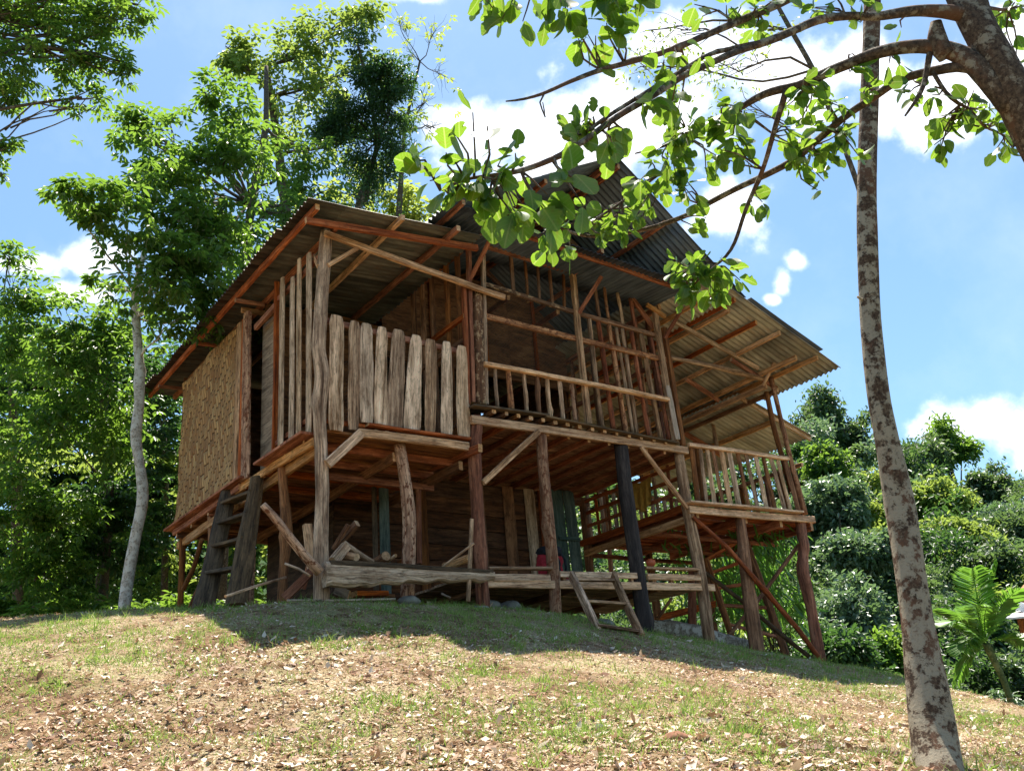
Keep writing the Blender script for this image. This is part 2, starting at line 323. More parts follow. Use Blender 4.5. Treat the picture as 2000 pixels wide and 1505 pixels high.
class Geo:
    def __init__(s): s.v = []; s.f = []; s.g = []; s.m = []
    def add(s, v, f, g, m=0):
        o = len(s.v); s.v += [tuple(x) for x in v]; s.g += [tuple(x) for x in g]
        for i, a in enumerate(f): s.f.append(tuple(j + o for j in a)); s.m.append(m if isinstance(m, int) else m[i])
    def beam(s, p, q, w, h, up=(0, 0, 1), j=.003, off=0.0, m=0, em=None):
        """w sideways, h along up"""
        p = np.asarray(p, float); q = np.asarray(q, float); d, sd, u = frame(q - p, up); L = np.linalg.norm(q - p)
        n = max(2, int(L / .35) + 1); c = .006 if min(w, h) > .03 else .002
        sec = [(-w/2+c, -h/2), (w/2-c, -h/2), (w/2, -h/2+c), (w/2, h/2-c), (w/2-c, h/2), (-w/2+c, h/2), (-w/2, h/2-c), (-w/2, -h/2+c)]
        vs = []; gs = []; r0 = rng.uniform(0, 40, 3); bow = rng.uniform(-1, 1, 2) * min(.012, .004 * L)
        for i in range(n):
            t = i / (n - 1); b = math.sin(math.pi * t)
            jx, jy = rng.uniform(-j, j, 2); sw = 1 + rng.uniform(-.03, .03)
            for (a, bb) in sec:
                vs.append(p + d * L * t + sd * (a * sw + jx + bow[0] * b + off) + u * (bb * sw + jy + bow[1] * b)); gs.append((L * t + r0[0], a + r0[1], bb + r0[2]))
        fs = []
        for i in range(n - 1):
            for k in range(8): fs.append((i*8+k, i*8+(k+1) % 8, (i+1)*8+(k+1) % 8, (i+1)*8+k))
        ms = [m] * len(fs); e = m if em is None else em
        fs.append(tuple(range(7, -1, -1))); fs.append(tuple((n-1)*8+k for k in range(8))); ms += [e, e]
        s.add(vs, fs, gs, ms)
    def log(s, pts, rad, nz=.08, seg=12, m=0, em=None, knots=0, res=.12):
        pts = [np.asarray(p, float) for p in pts]
        if not hasattr(rad, '__len__'): rad = [rad] * len(pts)
        cum = [0]
        for i in range(1, len(pts)): cum.append(cum[-1] + np.linalg.norm(pts[i] - pts[i-1]))
        L = cum[-1]; n = max(3, min(90, int(L / res) + 2)); P = np.array(pts); r0 = rng.uniform(0, 40, 3)
        ts = np.linspace(0, L, n)
        # catmull-ish smoothing through cubic resample
        c = np.stack([np.interp(ts, cum, P[:, k]) for k in range(3)], 1)
        if n > 6 and len(pts) > 2:
            for _ in range(2): c[1:-1] = (c[:-2] + 2 * c[1:-1] + c[2:]) / 4
        rr = np.interp(ts, cum, rad)
        ph = rng.uniform(0, 6.28, 6); kn = [(rng.uniform(.1, .9) * L, rng.uniform(0, 6.28)) for _ in range(knots)]
        d0 = c[-1] - c[0]; _, sd, u = frame(d0)
        vs = []; gs = []
        for i in range(n):
            t = ts[i]
            tang = unit(c[min(i+1, n-1)] - c[max(i-1, 0)]); s2 = unit(sd - tang * np.dot(sd, tang)); u2 = np.cross(s2, tang)
            for k in range(seg):
                a = 2 * math.pi * k / seg
                w = 1 + nz * (math.sin(2*a + ph[0] + t*1.7) * .5 + math.sin(3*a + ph[1] - t*2.9) * .4 + math.sin(5*a + ph[2] + t*5) * .25 + math.sin(t*7 + ph[3]) * .35 + rng.uniform(-.25, .25))
                for (kt, ka) in kn: w += .45 * math.exp(-((t-kt)/(rr[i]*1.3+.01))**2) * max(0, math.cos(a-ka))**2
                vs.append(c[i] + (s2 * math.cos(a) + u2 * math.sin(a)) * rr[i] * w); gs.append((t + r0[0], rr[i]*math.cos(a) + r0[1], rr[i]*math.sin(a) + r0[2]))
        fs = []
        for i in range(n-1):
            for k in range(seg): fs.append((i*seg+k, i*seg+(k+1) % seg, (i+1)*seg+(k+1) % seg, (i+1)*seg+k))
        ms = [m] * len(fs); e = m if em is None else em
        fs.append(tuple(range(seg-1, -1, -1))); fs.append(tuple((n-1)*seg+k for k in range(seg))); ms += [e, e]
        s.add(vs, fs, gs, ms)
    def slab(s, p, q, w0, w1, t, nrm, wav=.08, m=0, round_top=True):
        """live-edge board: p bottom, q top, widths, thickness, outward normal"""
        p = np.asarray(p, float); q = np.asarray(q, float); d = unit(q - p); L = np.linalg.norm(q - p)
        nrm = unit(np.asarray(nrm, float) - d * np.dot(nrm, d)); sd = np.cross(d, nrm); n = 16; K = 6
        ph = rng.uniform(0, 6.28, 8); r0 = rng.uniform(0, 40, 3); vs = []; gs = []
        for i in range(n):
            f = i / (n-1); w = w0 + (w1 - w0) * f; e = 1.0
            if round_top:
                top = (1 - f) * L
                if top < w * .28: e = .72 + .28 * math.sqrt(max(0, top / (w * .28)))
                bot = f * L
                if bot < w * .12: e = min(e, .85 + .15 * bot / (w * .12))
            l = -w/2 * e * (1 + wav * (math.sin(f*5+ph[0]) + .6 * math.sin(f*11+ph[1]) + .3 * math.sin(f*23+ph[2])))
            r = w/2 * e * (1 + wav * (math.sin(f*5+ph[3]) + .6 * math.sin(f*11+ph[4]) + .3 * math.sin(f*23+ph[5])))
            for k in range(K):
                g = k / (K-1); x = l + (r - l) * g; bul = t * (.35 + .65 * math.sqrt(max(0, 1 - (2*g-1)**2)))
                vs.append(p + d * (L*f + (rng.uniform(-.004, .004) if i in (0, n-1) else 0)) + sd * x + nrm * bul); gs.append((L*f + r0[0], x + r0[1], r0[2]))
            for x in (r, l): vs.append(p + d * L * f + sd * x); gs.append((L*f + r0[0], x + r0[1], r0[2] + .02))
        C = K + 2; fs = []
        for i in range(n-1):
            for k in range(C): fs.append((i*C+k, i*C+(k+1) % C, (i+1)*C+(k+1) % C, (i+1)*C+k))
        fs.append(tuple(range(C-1, -1, -1))); fs.append(tuple((n-1)*C+k for k in range(C)))
        s.add(vs, fs, gs, m)
    def build(s, name, mat, parent=None, smooth=False, mats=None, origin=None):
        o = mesh_obj(name, s.v, s.f, mat, parent, gc=s.g, smooth=smooth, mats=mats, midx=s.m if mats else None, origin=origin)
        return o
def one(kind, name, mat, parent, *a, smooth=False, mats=None, **k):
    g = Geo(); getattr(g, kind)(*a, **k); return g.build(name, mat, parent, smooth, mats)
def beam(name, mat, parent, p, q, w, h, **k):
    return one('beam', name, mat, parent, p, q, w, h, mats=[mat, 'endgrain'] if mat in ('red', 'fresh', 'brown', 'paletimber_lit') else [mat], em=1 if mat in ('red', 'fresh', 'brown', 'paletimber_lit') else 0, **k)
def pole(name, mat, parent, pts, rad, **k):
    k.setdefault('em', 1); return one('log', name, mat, parent, pts, rad, smooth=False, mats=[mat, 'endgrain'], **k)
def smooth_keep_caps(o):
    me = o.data; fl = np.array([len(p.vertices) <= 4 for p in me.polygons]); me.polygons.foreach_set('use_smooth', fl)
PXM = lambda px, d=10.5: px * d / FPX      # pixels -> metres at a depth

# ------------------------------------------------------------------ ground
GC = np.array([
 (0,0,0),(2,0,-.03),(3,0,-.08),(4.4,0,-.28),(5.6,0,-.41),(6.5,0,-.58),(7.9,0,-.84),(0,1,.10),(0,2.4,.30),(0,4.9,.50),(-1.3,-1.5,-.62),(.6,-2.45,-.84),(4.8,-2,-1.0),
 (-1.5,-5.3,-1.78),(-3.4,-3.5,-1.58),(.1,-6.9,-2.05),(-4.3,-9.3,-3.36),(-.9,4.3,.42),(-2.3,4.8,.40),(-3.5,1.5,-.10),(-5.5,1.5,-.30),(3.2,-5,-1.75),(7,-3.2,-1.55),(9.3,-1.0,-1.5),
 (11,-3.5,-2.6),(12,1,-3.4),(9,2.5,-1.9),(8,4.5,-2.6),(5.5,3,-.9),(3,3,-.2),(2,5.5,-.2),(5,6,-2),(0,8,-.1),(-4,8,.0),(-9,6,-.6),(-9,-1,-2.0),(-9,-8,-3.6),(-2,-11,-3.9),(3,-9.5,-3.0),(7,-8,-2.8),(12,-8,-4),(15,3,-5),(12,9,-5.5),(3,12,-2.5),(-10,12,-1)], dtype=float)
def tps_fit(P, lam=.02):
    n = len(P); d = np.hypot(P[:, None, 0] - P[None, :, 0], P[:, None, 1] - P[None, :, 1]); K = np.where(d > 0, d * d * np.log(d + 1e-9), 0) + lam * np.eye(n)
    A = np.zeros((n+3, n+3)); A[:n, :n] = K; A[:n, n] = 1; A[:n, n+1:] = P[:, :2]; A[n, :n] = 1; A[n+1:, :n] = P[:, :2].T
    return np.linalg.solve(A, np.concatenate([P[:, 2], [0, 0, 0]]))
def tps_eval(P, W, x, y):
    x = np.asarray(x, float); y = np.asarray(y, float); sh = x.shape; x = x.ravel(); y = y.ravel(); o = W[-3] + W[-2] * x + W[-1] * y
    for i in range(len(P)):
        r2 = (x - P[i, 0])**2 + (y - P[i, 1])**2; o = o + W[i] * .5 * r2 * np.log(r2 + 1e-9)
    return o.reshape(sh)
GW = tps_fit(GC)
def lump(x, y):
    return .022 * np.sin(2.1*x + .6*y) * np.sin(1.7*y - .4*x) + .014 * np.sin(5.3*x + 1.1) * np.sin(4.7*y + 2*x) + .008 * np.sin(11*x - 3*y) * np.sin(9*y + 4*x)
def H(x, y):
    return tps_eval(GC, GW, x, y) + lump(np.asarray(x, float), np.asarray(y, float))
def on_ground(px, py, d0=3.0, d1=30.0):
    ds = np.linspace(d0, d1, 500); r = ray(px, py); p = CAM_LOC[None] + r[None] * ds[:, None]
    h = H(p[:, 0], p[:, 1]) - p[:, 2]; k = np.argmax(h > 0); 
    return p[k]
def ground_mat():
    m, t, out = new_mat('ground'); g = N(t, 'ShaderNodeNewGeometry'); v = g.outputs['Position']
    n1 = noise(t, v, 1.1, 7, .65); n2 = noise(t, v, 9, 8, .7); n3 = noise(t, v, 45, 5, .7); n4 = noise(t, mapping(t, v, (1, 1, 1)), .45, 5, .6)
    soil = ramp(t, n2, [(.36, (.07, .035, .02)), (.5, (.22, .13, .075)), (.64, (.44, .31, .20))])
    straw = ramp(t, n3, [(.36, (.12, .075, .035)), (.5, (.40, .31, .18)), (.64, (.70, .58, .41))])
    c = mixc(t, ramp(t, n1, [(.42, (0, 0, 0)), (.58, (1, 1, 1))]), soil, straw)
    green = ramp(t, n3, [(.35, (.05, .08, .015)), (.6, (.17, .22, .05))])
    c = mixc(t, ramp(t, wmath(t, 'ADD', wmath(t, 'MULTIPLY', n4, .6), wmath(t, 'MULTIPLY', n2, .4)), [(.5, (0, 0, 0)), (.6, (.65, .65, .65))]), c, green)
    principled(t, out, c, .95, wmath(t, 'ADD', n2, n3), .9, .03, .1); MATS['ground'] = m
ground_mat()
def grid(name, x0, x1, y0, y1, nx, ny, fn, mat, kind='structure', warp=None):
    xs, ys = np.meshgrid(np.linspace(x0, x1, nx), np.linspace(y0, y1, ny)); zs = fn(xs, ys)
    v = np.stack([xs.ravel(), ys.ravel(), zs.ravel()], 1); i = np.arange(ny-1)[:, None] * nx + np.arange(nx-1)[None]
    f = np.stack([i, i+1, i+nx+1, i+nx], -1).reshape(-1, 4); o = mesh_obj(name, v, f, mat, smooth=True); o['kind'] = kind; return o
grid('grassy_slope', -14, 16, -15, 12, 300, 270, H, 'ground')
# far terrain: falls away behind the crest, then climbs as the wooded hillside
def dhill(py): return float(np.interp(py, [760, 850, 950, 1100, 1250, 1400], [75, 62, 46, 33, 24, 18]))
HC = []
for px in (1400, 1650, 1900, 2150, 2500):
    for py in (830, 930, 1080, 1250, 1400):
        off = {1400: -10, 1650: 0, 1900: 60, 2150: 140, 2500: 200}[px] if py < 1100 else 20
        p = at(px, py + off, dhill(py)); HC.append((p[0], p[1], p[2] - (9 if py < 1000 else 4)))
for px, py, d, dz in ((-600, 1150, 40, -4), (0, 1150, 45, -3), (500, 1150, 45, -3), (900, 1130, 42, -3), (200, 1200, 22, -3), (-400, 1250, 22, -3), (800, 1150, 26, -4), (1200, 1180, 26, -5), (1200, 1100, 45, -3), (1000, 1000, 80, -2), (0, 1050, 80, -2), (1800, 900, 110, -8), (2300, 950, 110, -8), (1300, 900, 110, -8)):
    p = at(px, py, d); HC.append((p[0], p[1], p[2] + dz))
for x, y, z in ((-40, -40, -12), (40, -40, -12), (-40, 10, -4), (0, -40, -10), (14, -12, -8), (-14, -14, -7), (16, 12, -8), (0, 12, -5), (-14, 12, -3), (0, 0, -5), (150, 150, 18), (-60, 150, 25), (160, 0, 8)):
    HC.append((x, y, z))
HC = np.array(HC, float); HW = tps_fit(HC, 5)
hill_fn = lambda x, y: tps_eval(HC, HW, x, y)
def hillmat():
    m, t, out = new_mat('hill'); g = N(t, 'ShaderNodeNewGeometry'); v = g.outputs['Position']
    n = noise(t, v, 1.2, 8, .7); principled(t, out, ramp(t, n, [(.35, (.012, .03, .008)), (.55, (.035, .07, .018)), (.7, (.07, .11, .03))]), .95, n, 1, .3, .1); MATS['hill'] = m
hillmat()
grid('wooded_hillside', -70, 170, -60, 170, 120, 115, hill_fn, 'hill')

# ------------------------------------------------------------------ the stilt house
house = thing('stilt_house', (0, 0, 0), 'large timber house raised on rough log stilts under corrugated iron roofs', 'house')
HS = house
FL = 1.87; FM = 2.30; FR = 1.48; FP = .40

# round posts on the front line: pixel centre line and pixel widths
def post(mat, pix, wid, y=0.0, nz=.07, knots=1, plane='y', base=True, name='post', lab=None):
    fn = Y if plane == 'y' else X
    yy = y if hasattr(y, '__len__') else [y] * len(pix)
    pts = [fn(a, b, c) for (a, b), c in zip(pix, yy)]
    d = [float(np.dot(p - CAM_LOC, AX_F)) for p in pts]
    if not hasattr(wid, '__len__'): wid = [wid] * len(pix)
    rad = [w * .5 * dd / FPX for w, dd in zip(wid, d)]
    if base: pts.append(pts[-1] + (pts[-1] - pts[-2]) * .0 + np.array([0, 0, -.22])); rad.append(rad[-1])
    g = Geo(); g.log(pts, rad, nz=nz, knots=knots, em=1, seg=14, res=.08); o = g.build(name, mat, HS, mats=[mat, 'endgrain']); smooth_keep_caps(o)
    if lab: o['label'] = lab
    return o
post('weathered', [(637, 452), (633, 520), (627, 600), (622, 690), (630, 730), (623, 800), (628, 880), (630, 960), (626, 1060), (628, 1172)], [22, 25, 25, 27, 30, 27, 26, 27, 28, 32], knots=2, nz=.075, lab='grey weathered corner post with a knot')
post('redpole', [(931, 815), (926, 870), (930, 950), (937, 1080), (945, 1195)], [28, 27, 26, 27, 27], knots=1, lab='reddish round post under the joint of the two floors')
post('pole', [(780, 868), (790, 930), (800, 1010), (799, 1080), (796, 1165)], [22, 23, 26, 27, 28], y=.08, nz=.05, lab='leaning pinkish round post')
post('pole', [(1056, 842), (1062, 930), (1073, 1030), (1082, 1130), (1085, 1195)], [22, 22, 23, 24, 25], nz=.05)
post('darkpost', [(1212, 868), (1221, 950), (1237, 1060), (1250, 1150), (1259, 1240)], [27, 29, 30, 31, 31], y=.02, nz=.04, lab='near black round post')
post('weathered', [(1326, 885), (1340, 980), (1360, 1080), (1375, 1170), (1386, 1254)], [20, 22, 23, 23, 24])
post('brown', [(1445, 1008), (1453, 1080), (1464, 1170), (1480, 1282)], [21, 23, 26, 29], knots=2, nz=.1)
post('redpole', [(1562, 1015), (1570, 1085), (1566, 1105), (1583, 1180), (1593, 1240), (1606, 1312)], [20, 20, 24, 20, 21, 22], knots=2, nz=.12, lab='red brown post with a crook')
post('brown', [(551, 905), (554, 960), (560, 1040), (555, 1100), (551, 1162)], [17, 18, 22, 18, 18], y=.02, plane='x', knots=2, nz=.12)
post('brown', [(357, 1030), (356, 1100), (352, 1190)], [12, 12, 12], y=.05, plane='x', nz=.1)
post('brown', [(411, 1008), (413, 1060), (398, 1130), (372, 1185)], [12, 12, 11, 12], y=[0, 0, .02, .05], plane='x', name='brace_pole')
post('brown', [(395, 1052), (378, 1110), (358, 1150)], [9, 9, 9], y=.03, plane='x', base=False, name='brace_pole')
# hidden-row posts that carry the back of the floors
for (x, y, zt) in ((.1, 2.35, 1.8), (2.0, 2.35, 2.2), (4.1, 2.3, 2.2), (5.6, 2.3, 2.2), (2.0, 4.9, 2.2), (5.5, 5.0, 2.2), (1.05, 4.9, 1.8), (6.9, 2.3, 1.4), (8.2, 2.3, 1.4)):
    z0 = float(H(x, y)) - .3; pole('post', 'brown' if x > .5 else 'pole', HS, [(x, y, z0), (x + rng.uniform(-.04, .04), y, (z0 + zt) / 2), (x, y, zt)], [.075, .07, .065], nz=.09)
# bulky crossing log leaning to the corner post
post('pole', [(513, 985), (542, 1016), (573, 1058), (600, 1090), (625, 1117)], [13, 16, 18, 19, 20], y=-.2, plane='y', base=False, name='brace_log', nz=.1, knots=1)

# upper front posts
post('speckled', [(932, 572), (934, 640), (936, 720), (939, 792)], [20, 23, 23, 23], y=.02, base=False, lab='post mottled with peeling bark')
for a, b, w, mt in (((915, 470), (924, 786), 9, 'red'), ((943, 500), (949, 790), 8, 'weathered'), ((906, 560), (913, 790), 8, 'red'), ((1118, 528), (1150, 828), 13, 'weathered'), ((1277, 600), (1319, 862), 12, 'weathered'), ((1296, 640), (1334, 870), 12, 'brown')):
    beam('upper_post', mt, HS, Y(*b, -.01), Y(*a, -.01), PXM(w) * 1.1, .07, up=(0, 1, 0))
one('slab', 'pale_board', 'pale', HS, Y(1324, 858, -.06), Y(1304, 753, -.06), PXM(18), PXM(16), .02, (0, -1, 0), .03)

# ---- floors
def deck(name, x0, x1, y0, y1, z, mat, along='x', w=.14, gap=.012, t=.028, parent=HS, jit=.01, colmats=None):
    g = Geo(); a = x0 if along == 'y' else y0; e = x1 if along == 'y' else y1
    while a < e - .03:
        ww = min(w * rng.uniform(.75, 1.2), e - a); c = a + ww / 2; dz = rng.uniform(-.004, .004); j = rng.uniform(-jit, jit, 2)
        if along == 'y': g.beam((c, y0 + j[0], z - t/2 + dz), (c, y1 + j[1], z - t/2 + dz), ww, t)
        else: g.beam((x0 + j[0], c, z - t/2 + dz), (x1 + j[1], c, z - t/2 + dz), ww, t)
        a += ww + gap * rng.uniform(.2, 2.0)
    return g.build(name, mat, parent)
deck('left_floor', .0, 1.93, .0, 5.1, FL, 'brown', 'x', gap=.014)
deck('main_floor', 1.97, 5.68, .02, 5.1, FM, 'brown', 'x', gap=.008)
deck('right_deck', 5.6, 8.34, .0, 2.45, FR, 'red', 'x', w=.11, gap=.028)
deck('lower_platform_floor', 1.95, 5.84, .12, 2.3, FP, 'weathered', 'x', gap=.014)
# joists, each one a timber of its own
for y in (.35, .9, 1.5, 2.1, 2.8, 3.5, 4.2, 4.85): beam('floor_joist', 'red' if int(y*10) % 2 else 'brown', HS, (-.05, y, FL - .075), (1.95, y, FL - .075), .05, .09)
for x in (.06, .98, 1.88): beam('floor_bearer', 'fresh' if x < .5 else 'brown', HS, (x, .12, FL - .175), (x, 5.1, FL - .175), .06, .11)
for i in range(11):
    x = 2.12 + i * .345; beam('floor_joist', 'red', HS, (x, -.02, FM - .065), (x, 4.9, FM - .065), .045, .075)
for y in (2.3, 4.8): beam('floor_bearer', 'brown', HS, (1.9, y, FM - .17), (5.7, y, FM - .17), .07, .12)
for x in (5.72, 6.72, 7.5, 8.22): beam('floor_joist', 'red', HS, (x, .0, FR - .095), (x, 2.4, FR - .095), .055, .12)
for y in (.8, 1.6, 2.3): pole('deck_pole', 'redpole', HS, [(5.6, y, FR - .2), (7, y, FR - .21), (8.3, y, FR - .2)], .035, nz=.06)
# front edge beams
beam('edge_beam', 'paletimber_lit', HS, Y(700, 845, -.06), Y(915, 872, -.06), .05, .1)
beam('edge_beam', 'paletimber_lit', HS, Y(920, 819, -.07), Y(1342, 880, -.07), .05, .105)
beam('edge_beam', 'paletimber_lit', HS, Y(1345, 994, -.08), Y(1590, 1014, -.08), .05, .1)
beam('edge_plank', 'paletimber_lit', HS, Y(1342, 981, -.10), Y(1562, 1001, -.10), .16, .03)
beam('edge_plank', 'tarred', HS, Y(921, 792, -.12), Y(1068, 812, -.12), .12, .025)
beam('edge_plank', 'tarred', HS, Y(1062, 815, -.12), Y(1322, 866, -.12), .12, .025)
beam('edge_plank', 'red', HS, Y(716, 830, -.04), Y(915, 858, -.04), .13, .025)
for k in range(9):
    px = 735 + k * 21; p = Y(px, 842 + (px - 735) * .14, -.05); beam('joist_end', 'fresh', HS, p, p + np.array([0, .3, 0]), .05, .045)
for k in range(15):
    px = 965 + k * 24; p = Y(px, 803 + (px - 965) * .178, -.13); beam('joist_end', 'brown', HS, p, p + np.array([0, .4, 0]), .055 + rng.uniform(-.012, .012), .05)
beam('edge_beam', 'paletimber_lit', HS, Y(935, 1139, -.03), Y(1394, 1147, -.03), .05, .095)
beam('edge_beam', 'fresh', HS, X(463, 958, -.03), X(614, 862, -.03), .05, .095)
beam('edge_beam', 'fresh', HS, X(366, 1055, -.02), X(462, 985, -.02), .05, .11)
beam('edge_beam', 'red', HS, X(340, 1040, -.05), X(470, 950, -.05), .05, .08)
beam('floor_bearer', 'red', HS, X(800, 930, 1.9), X(938, 874, 1.9), .06, .1)
beam('floor_bearer', 'red', HS, (.4, .9, FL - .24), (1.95, .9, FL - .24), .06, .08)
# ledges under the wall and under the tall boards
def flat_poly(name, mat, pts, t, parent=HS):
    pts = [np.asarray(p, float) for p in pts]; n = len(pts); nrm = unit(np.cross(pts[1] - pts[0], pts[2] - pts[1])); v = pts + [p - nrm * t for p in pts]; r0 = rng.uniform(0, 30, 3)
    fs = [tuple(range(n)), tuple(range(2*n-1, n-1, -1))] + [(i, i+n, (i+1) % n + n, (i+1) % n) for i in range(n)]
    d = unit(pts[1] - pts[0]); s = np.cross(nrm, d); o0 = pts[0]
    return mesh_obj(name, v, fs, mat, parent, gc=[(np.dot(p-o0, d)+r0[0], np.dot(p-o0, s)+r0[1], r0[2]) for p in v])
flat_poly('ledge_board', 'red', [(-.16, 2.05, 1.90), (-.16, 5.15, 1.94), (.02, 5.15, 1.94), (.02, 2.05, 1.90)][::-1], .03)
flat_poly('ledge_board', 'red', [(-.19, .12, 1.86), (-.21, 1.45, 1.88), (.02, 1.45, 1.88), (.02, .12, 1.86)][::-1], .03)

# ---- braces
for a, b, w, mt, y in (((706, 845), (640, 906), 19, 'paletimber_lit', -.14), ((944, 942), (1052, 843), 13, 'weathered', -.1), ((1252, 872), (1342, 992), 10, 'fresh', -.1)):
    beam('brace', mt, HS, Y(*a, y), Y(*b, y), .045, PXM(w, 10.5), up=(0, 0, 1))
post('redpole', [(1352, 1008), (1420, 1068), (1490, 1148), (1560, 1230), (1620, 1312)], [8, 9, 10, 10, 11], y=[-.1, -.12, -.12, -.12, -.14], base=False, name='brace_log')
post('tarred', [(1378, 1118), (1460, 1182), (1530, 1242), (1604, 1300)], [7, 8, 9, 9], y=[.3, .2, 0, -.05], base=False, name='brace_log')
post('brown', [(1561, 1062), (1500, 1145), (1480, 1172), (1424, 1240)], [8, 8, 8, 8], y=[.15, .25, .3, .5], base=False, name='brace_log')
beam('brace', 'red', HS, Y(1286, 1206, 1.6), Y(1410, 1175, 1.6), .04, .1)
post('brown', [(1284, 1208), (1312, 1168)], [6, 6], y=1.4, base=False, name='brace_pole')
post('redpole', [(1352, 1110), (1352, 1225)], [17, 17], y=1.3)

# ---- left balcony
beam('rail', 'red', HS, Y(636, 626, .03), Y(913, 690, .03), .04, .07)
beam('rail', 'red', HS, Y(636, 822, .03), Y(913, 858, .03), .04, .05)
LB = [((657, 617), (656, 841), 26, 25), ((692, 628), (690, 840), 20, 19), ((715, 633), (716, 826), 23, 23), ((746, 640), (742, 829), 19, 24), ((778, 645), (770, 840), 25, 30), ((813, 656), (803, 842), 22, 31), ((841, 664), (840, 845), 21, 20), ((872, 668), (872, 850), 19, 21), ((902, 677), (905, 856), 22, 24)]
LBM = ['slab', 'weathered', 'slab', 'slab', 'weathered', 'slab', 'weathered', 'slab', 'slab']
for k, ((a, b, wt_, wb), mt) in enumerate(zip(LB, LBM)):
    d = float(np.dot(Y(*b) - CAM_LOC, AX_F)); o = one('slab', 'railing_board', mt, HS, Y(*b, -.03), Y(*a, -.03), PXM(wb, d) * 1.24, PXM(wt_, d) * 1.24, .028, (0, -1, 0), .05)
o = None
SB = [((554, 542), (549, 862), 15, 16), ((570, 545), (570, 850), 13, 16), ((592, 500), (584, 840), 13, 14), ((607, 493), (604, 828), 15, 17)]
for k, (a, b, wt_, wb) in enumerate(SB):
    pa, pb = X(*a, -.03), X(*b, -.03); pb[2] = FL + .0; pa[1] = pb[1]; pa[2] = min(pa[2], 4.38)
    wd = PXM((wt_ + wb) / 2, 10.4) / .62; one('slab', 'railing_board', 'slab', HS, pb, pa, wd, wd, .028, (-1, 0, 0), .04)
beam('door_post', 'red', HS, (0, 1.32, FL), (0, 1.32, 4.3), .06, .05)
beam('rail', 'red', HS, (.02, .08, 4.05), (.02, 1.35, 4.05), .04, .07); beam('rail', 'red', HS, (.02, .08, 2.1), (.02, 1.35, 2.1), .04, .06)
# ---- woven wall with its corner boards
def woven():
    nx, nz_ = 44, 36; vs = []; gs = []
    for i in range(nx):
        for k in range(nz_):
            y = 2.62 + (5.08 - 2.62) * i / (nx-1); z = 1.92 + (4.27 - 1.92) * k / (nz_-1)
            b = .018 * math.sin(y*3.1 + z*1.3) + .012 * math.sin(y*9 + z*5) + .008 * math.sin(z*17 + y*4) + rng.uniform(-.003, .003)
            vs.append((-.015 + b, y, z)); gs.append((y - 2.6, z - 1.9, 0))
    fs = [(i*nz_+k, i*nz_+k+1, (i+1)*nz_+k+1, (i+1)*nz_+k) for i in range(nx-1) for k in range(nz_-1)]
    n = len(vs); vs += [(v[0] + .02, v[1], v[2]) for v in vs]; gs += gs; fs += [tuple(j + n for j in reversed(f)) for f in fs]
    return mesh_obj('woven_wall', vs, fs, 'weave', HS, gc=gs, smooth=True)
woven()
def solid_wall(name, mat, a, b, z0, z1, t=.02, parent=HS, along='x'):
    """vertical panel from plan point a to b"""
    a = np.array(a, float); b = np.array(b, float); g = Geo(); L = np.linalg.norm(b - a); n = max(1, round(L / 1.2)); d = (b - a) / n
    for i in range(n):
        p = a + d * i; q = a + d * (i+1) - d / np.linalg.norm(d) * .004; zc = (z0 + z1) / 2
        g.beam((p[0], p[1], zc), (q[0], q[1], zc), t, z1 - z0, j=.001)
    return g.build(name, mat, parent)
solid_wall('woven_back_wall', 'plywood', (0.02, 5.12), (1.95, 5.12), 1.9, 4.4)
beam('wall_frame', 'brown', HS, (.05, 2.6, 4.3), (.05, 5.08, 4.3), .05, .07)
one('slab', 'wall_board', 'weathered', HS, (-.03, 2.53, 1.9), (-.03, 2.53, 4.22), .17, .15, .03, (-1, 0, 0), .05, round_top=False)
one('slab', 'wall_board', 'red', HS, (-.035, 2.36, 1.9), (-.035, 2.36, 4.22), .13, .13, .02, (-1, 0, 0), .01, round_top=False)
one('slab', 'wall_board', 'pole', HS, (-.04, 2.12, 1.86), (-.04, 2.18, 4.22), .24, .22, .06, (-1, 0, 0), .09, round_top=False)
solid_wall('door_panel', 'greyboard', (.12, 1.36), (.12, 2.05), FL, 4.0)
solid_wall('room_wall', 'plywood', (.15, 2.08), (1.9, 2.08), FL, 4.4)

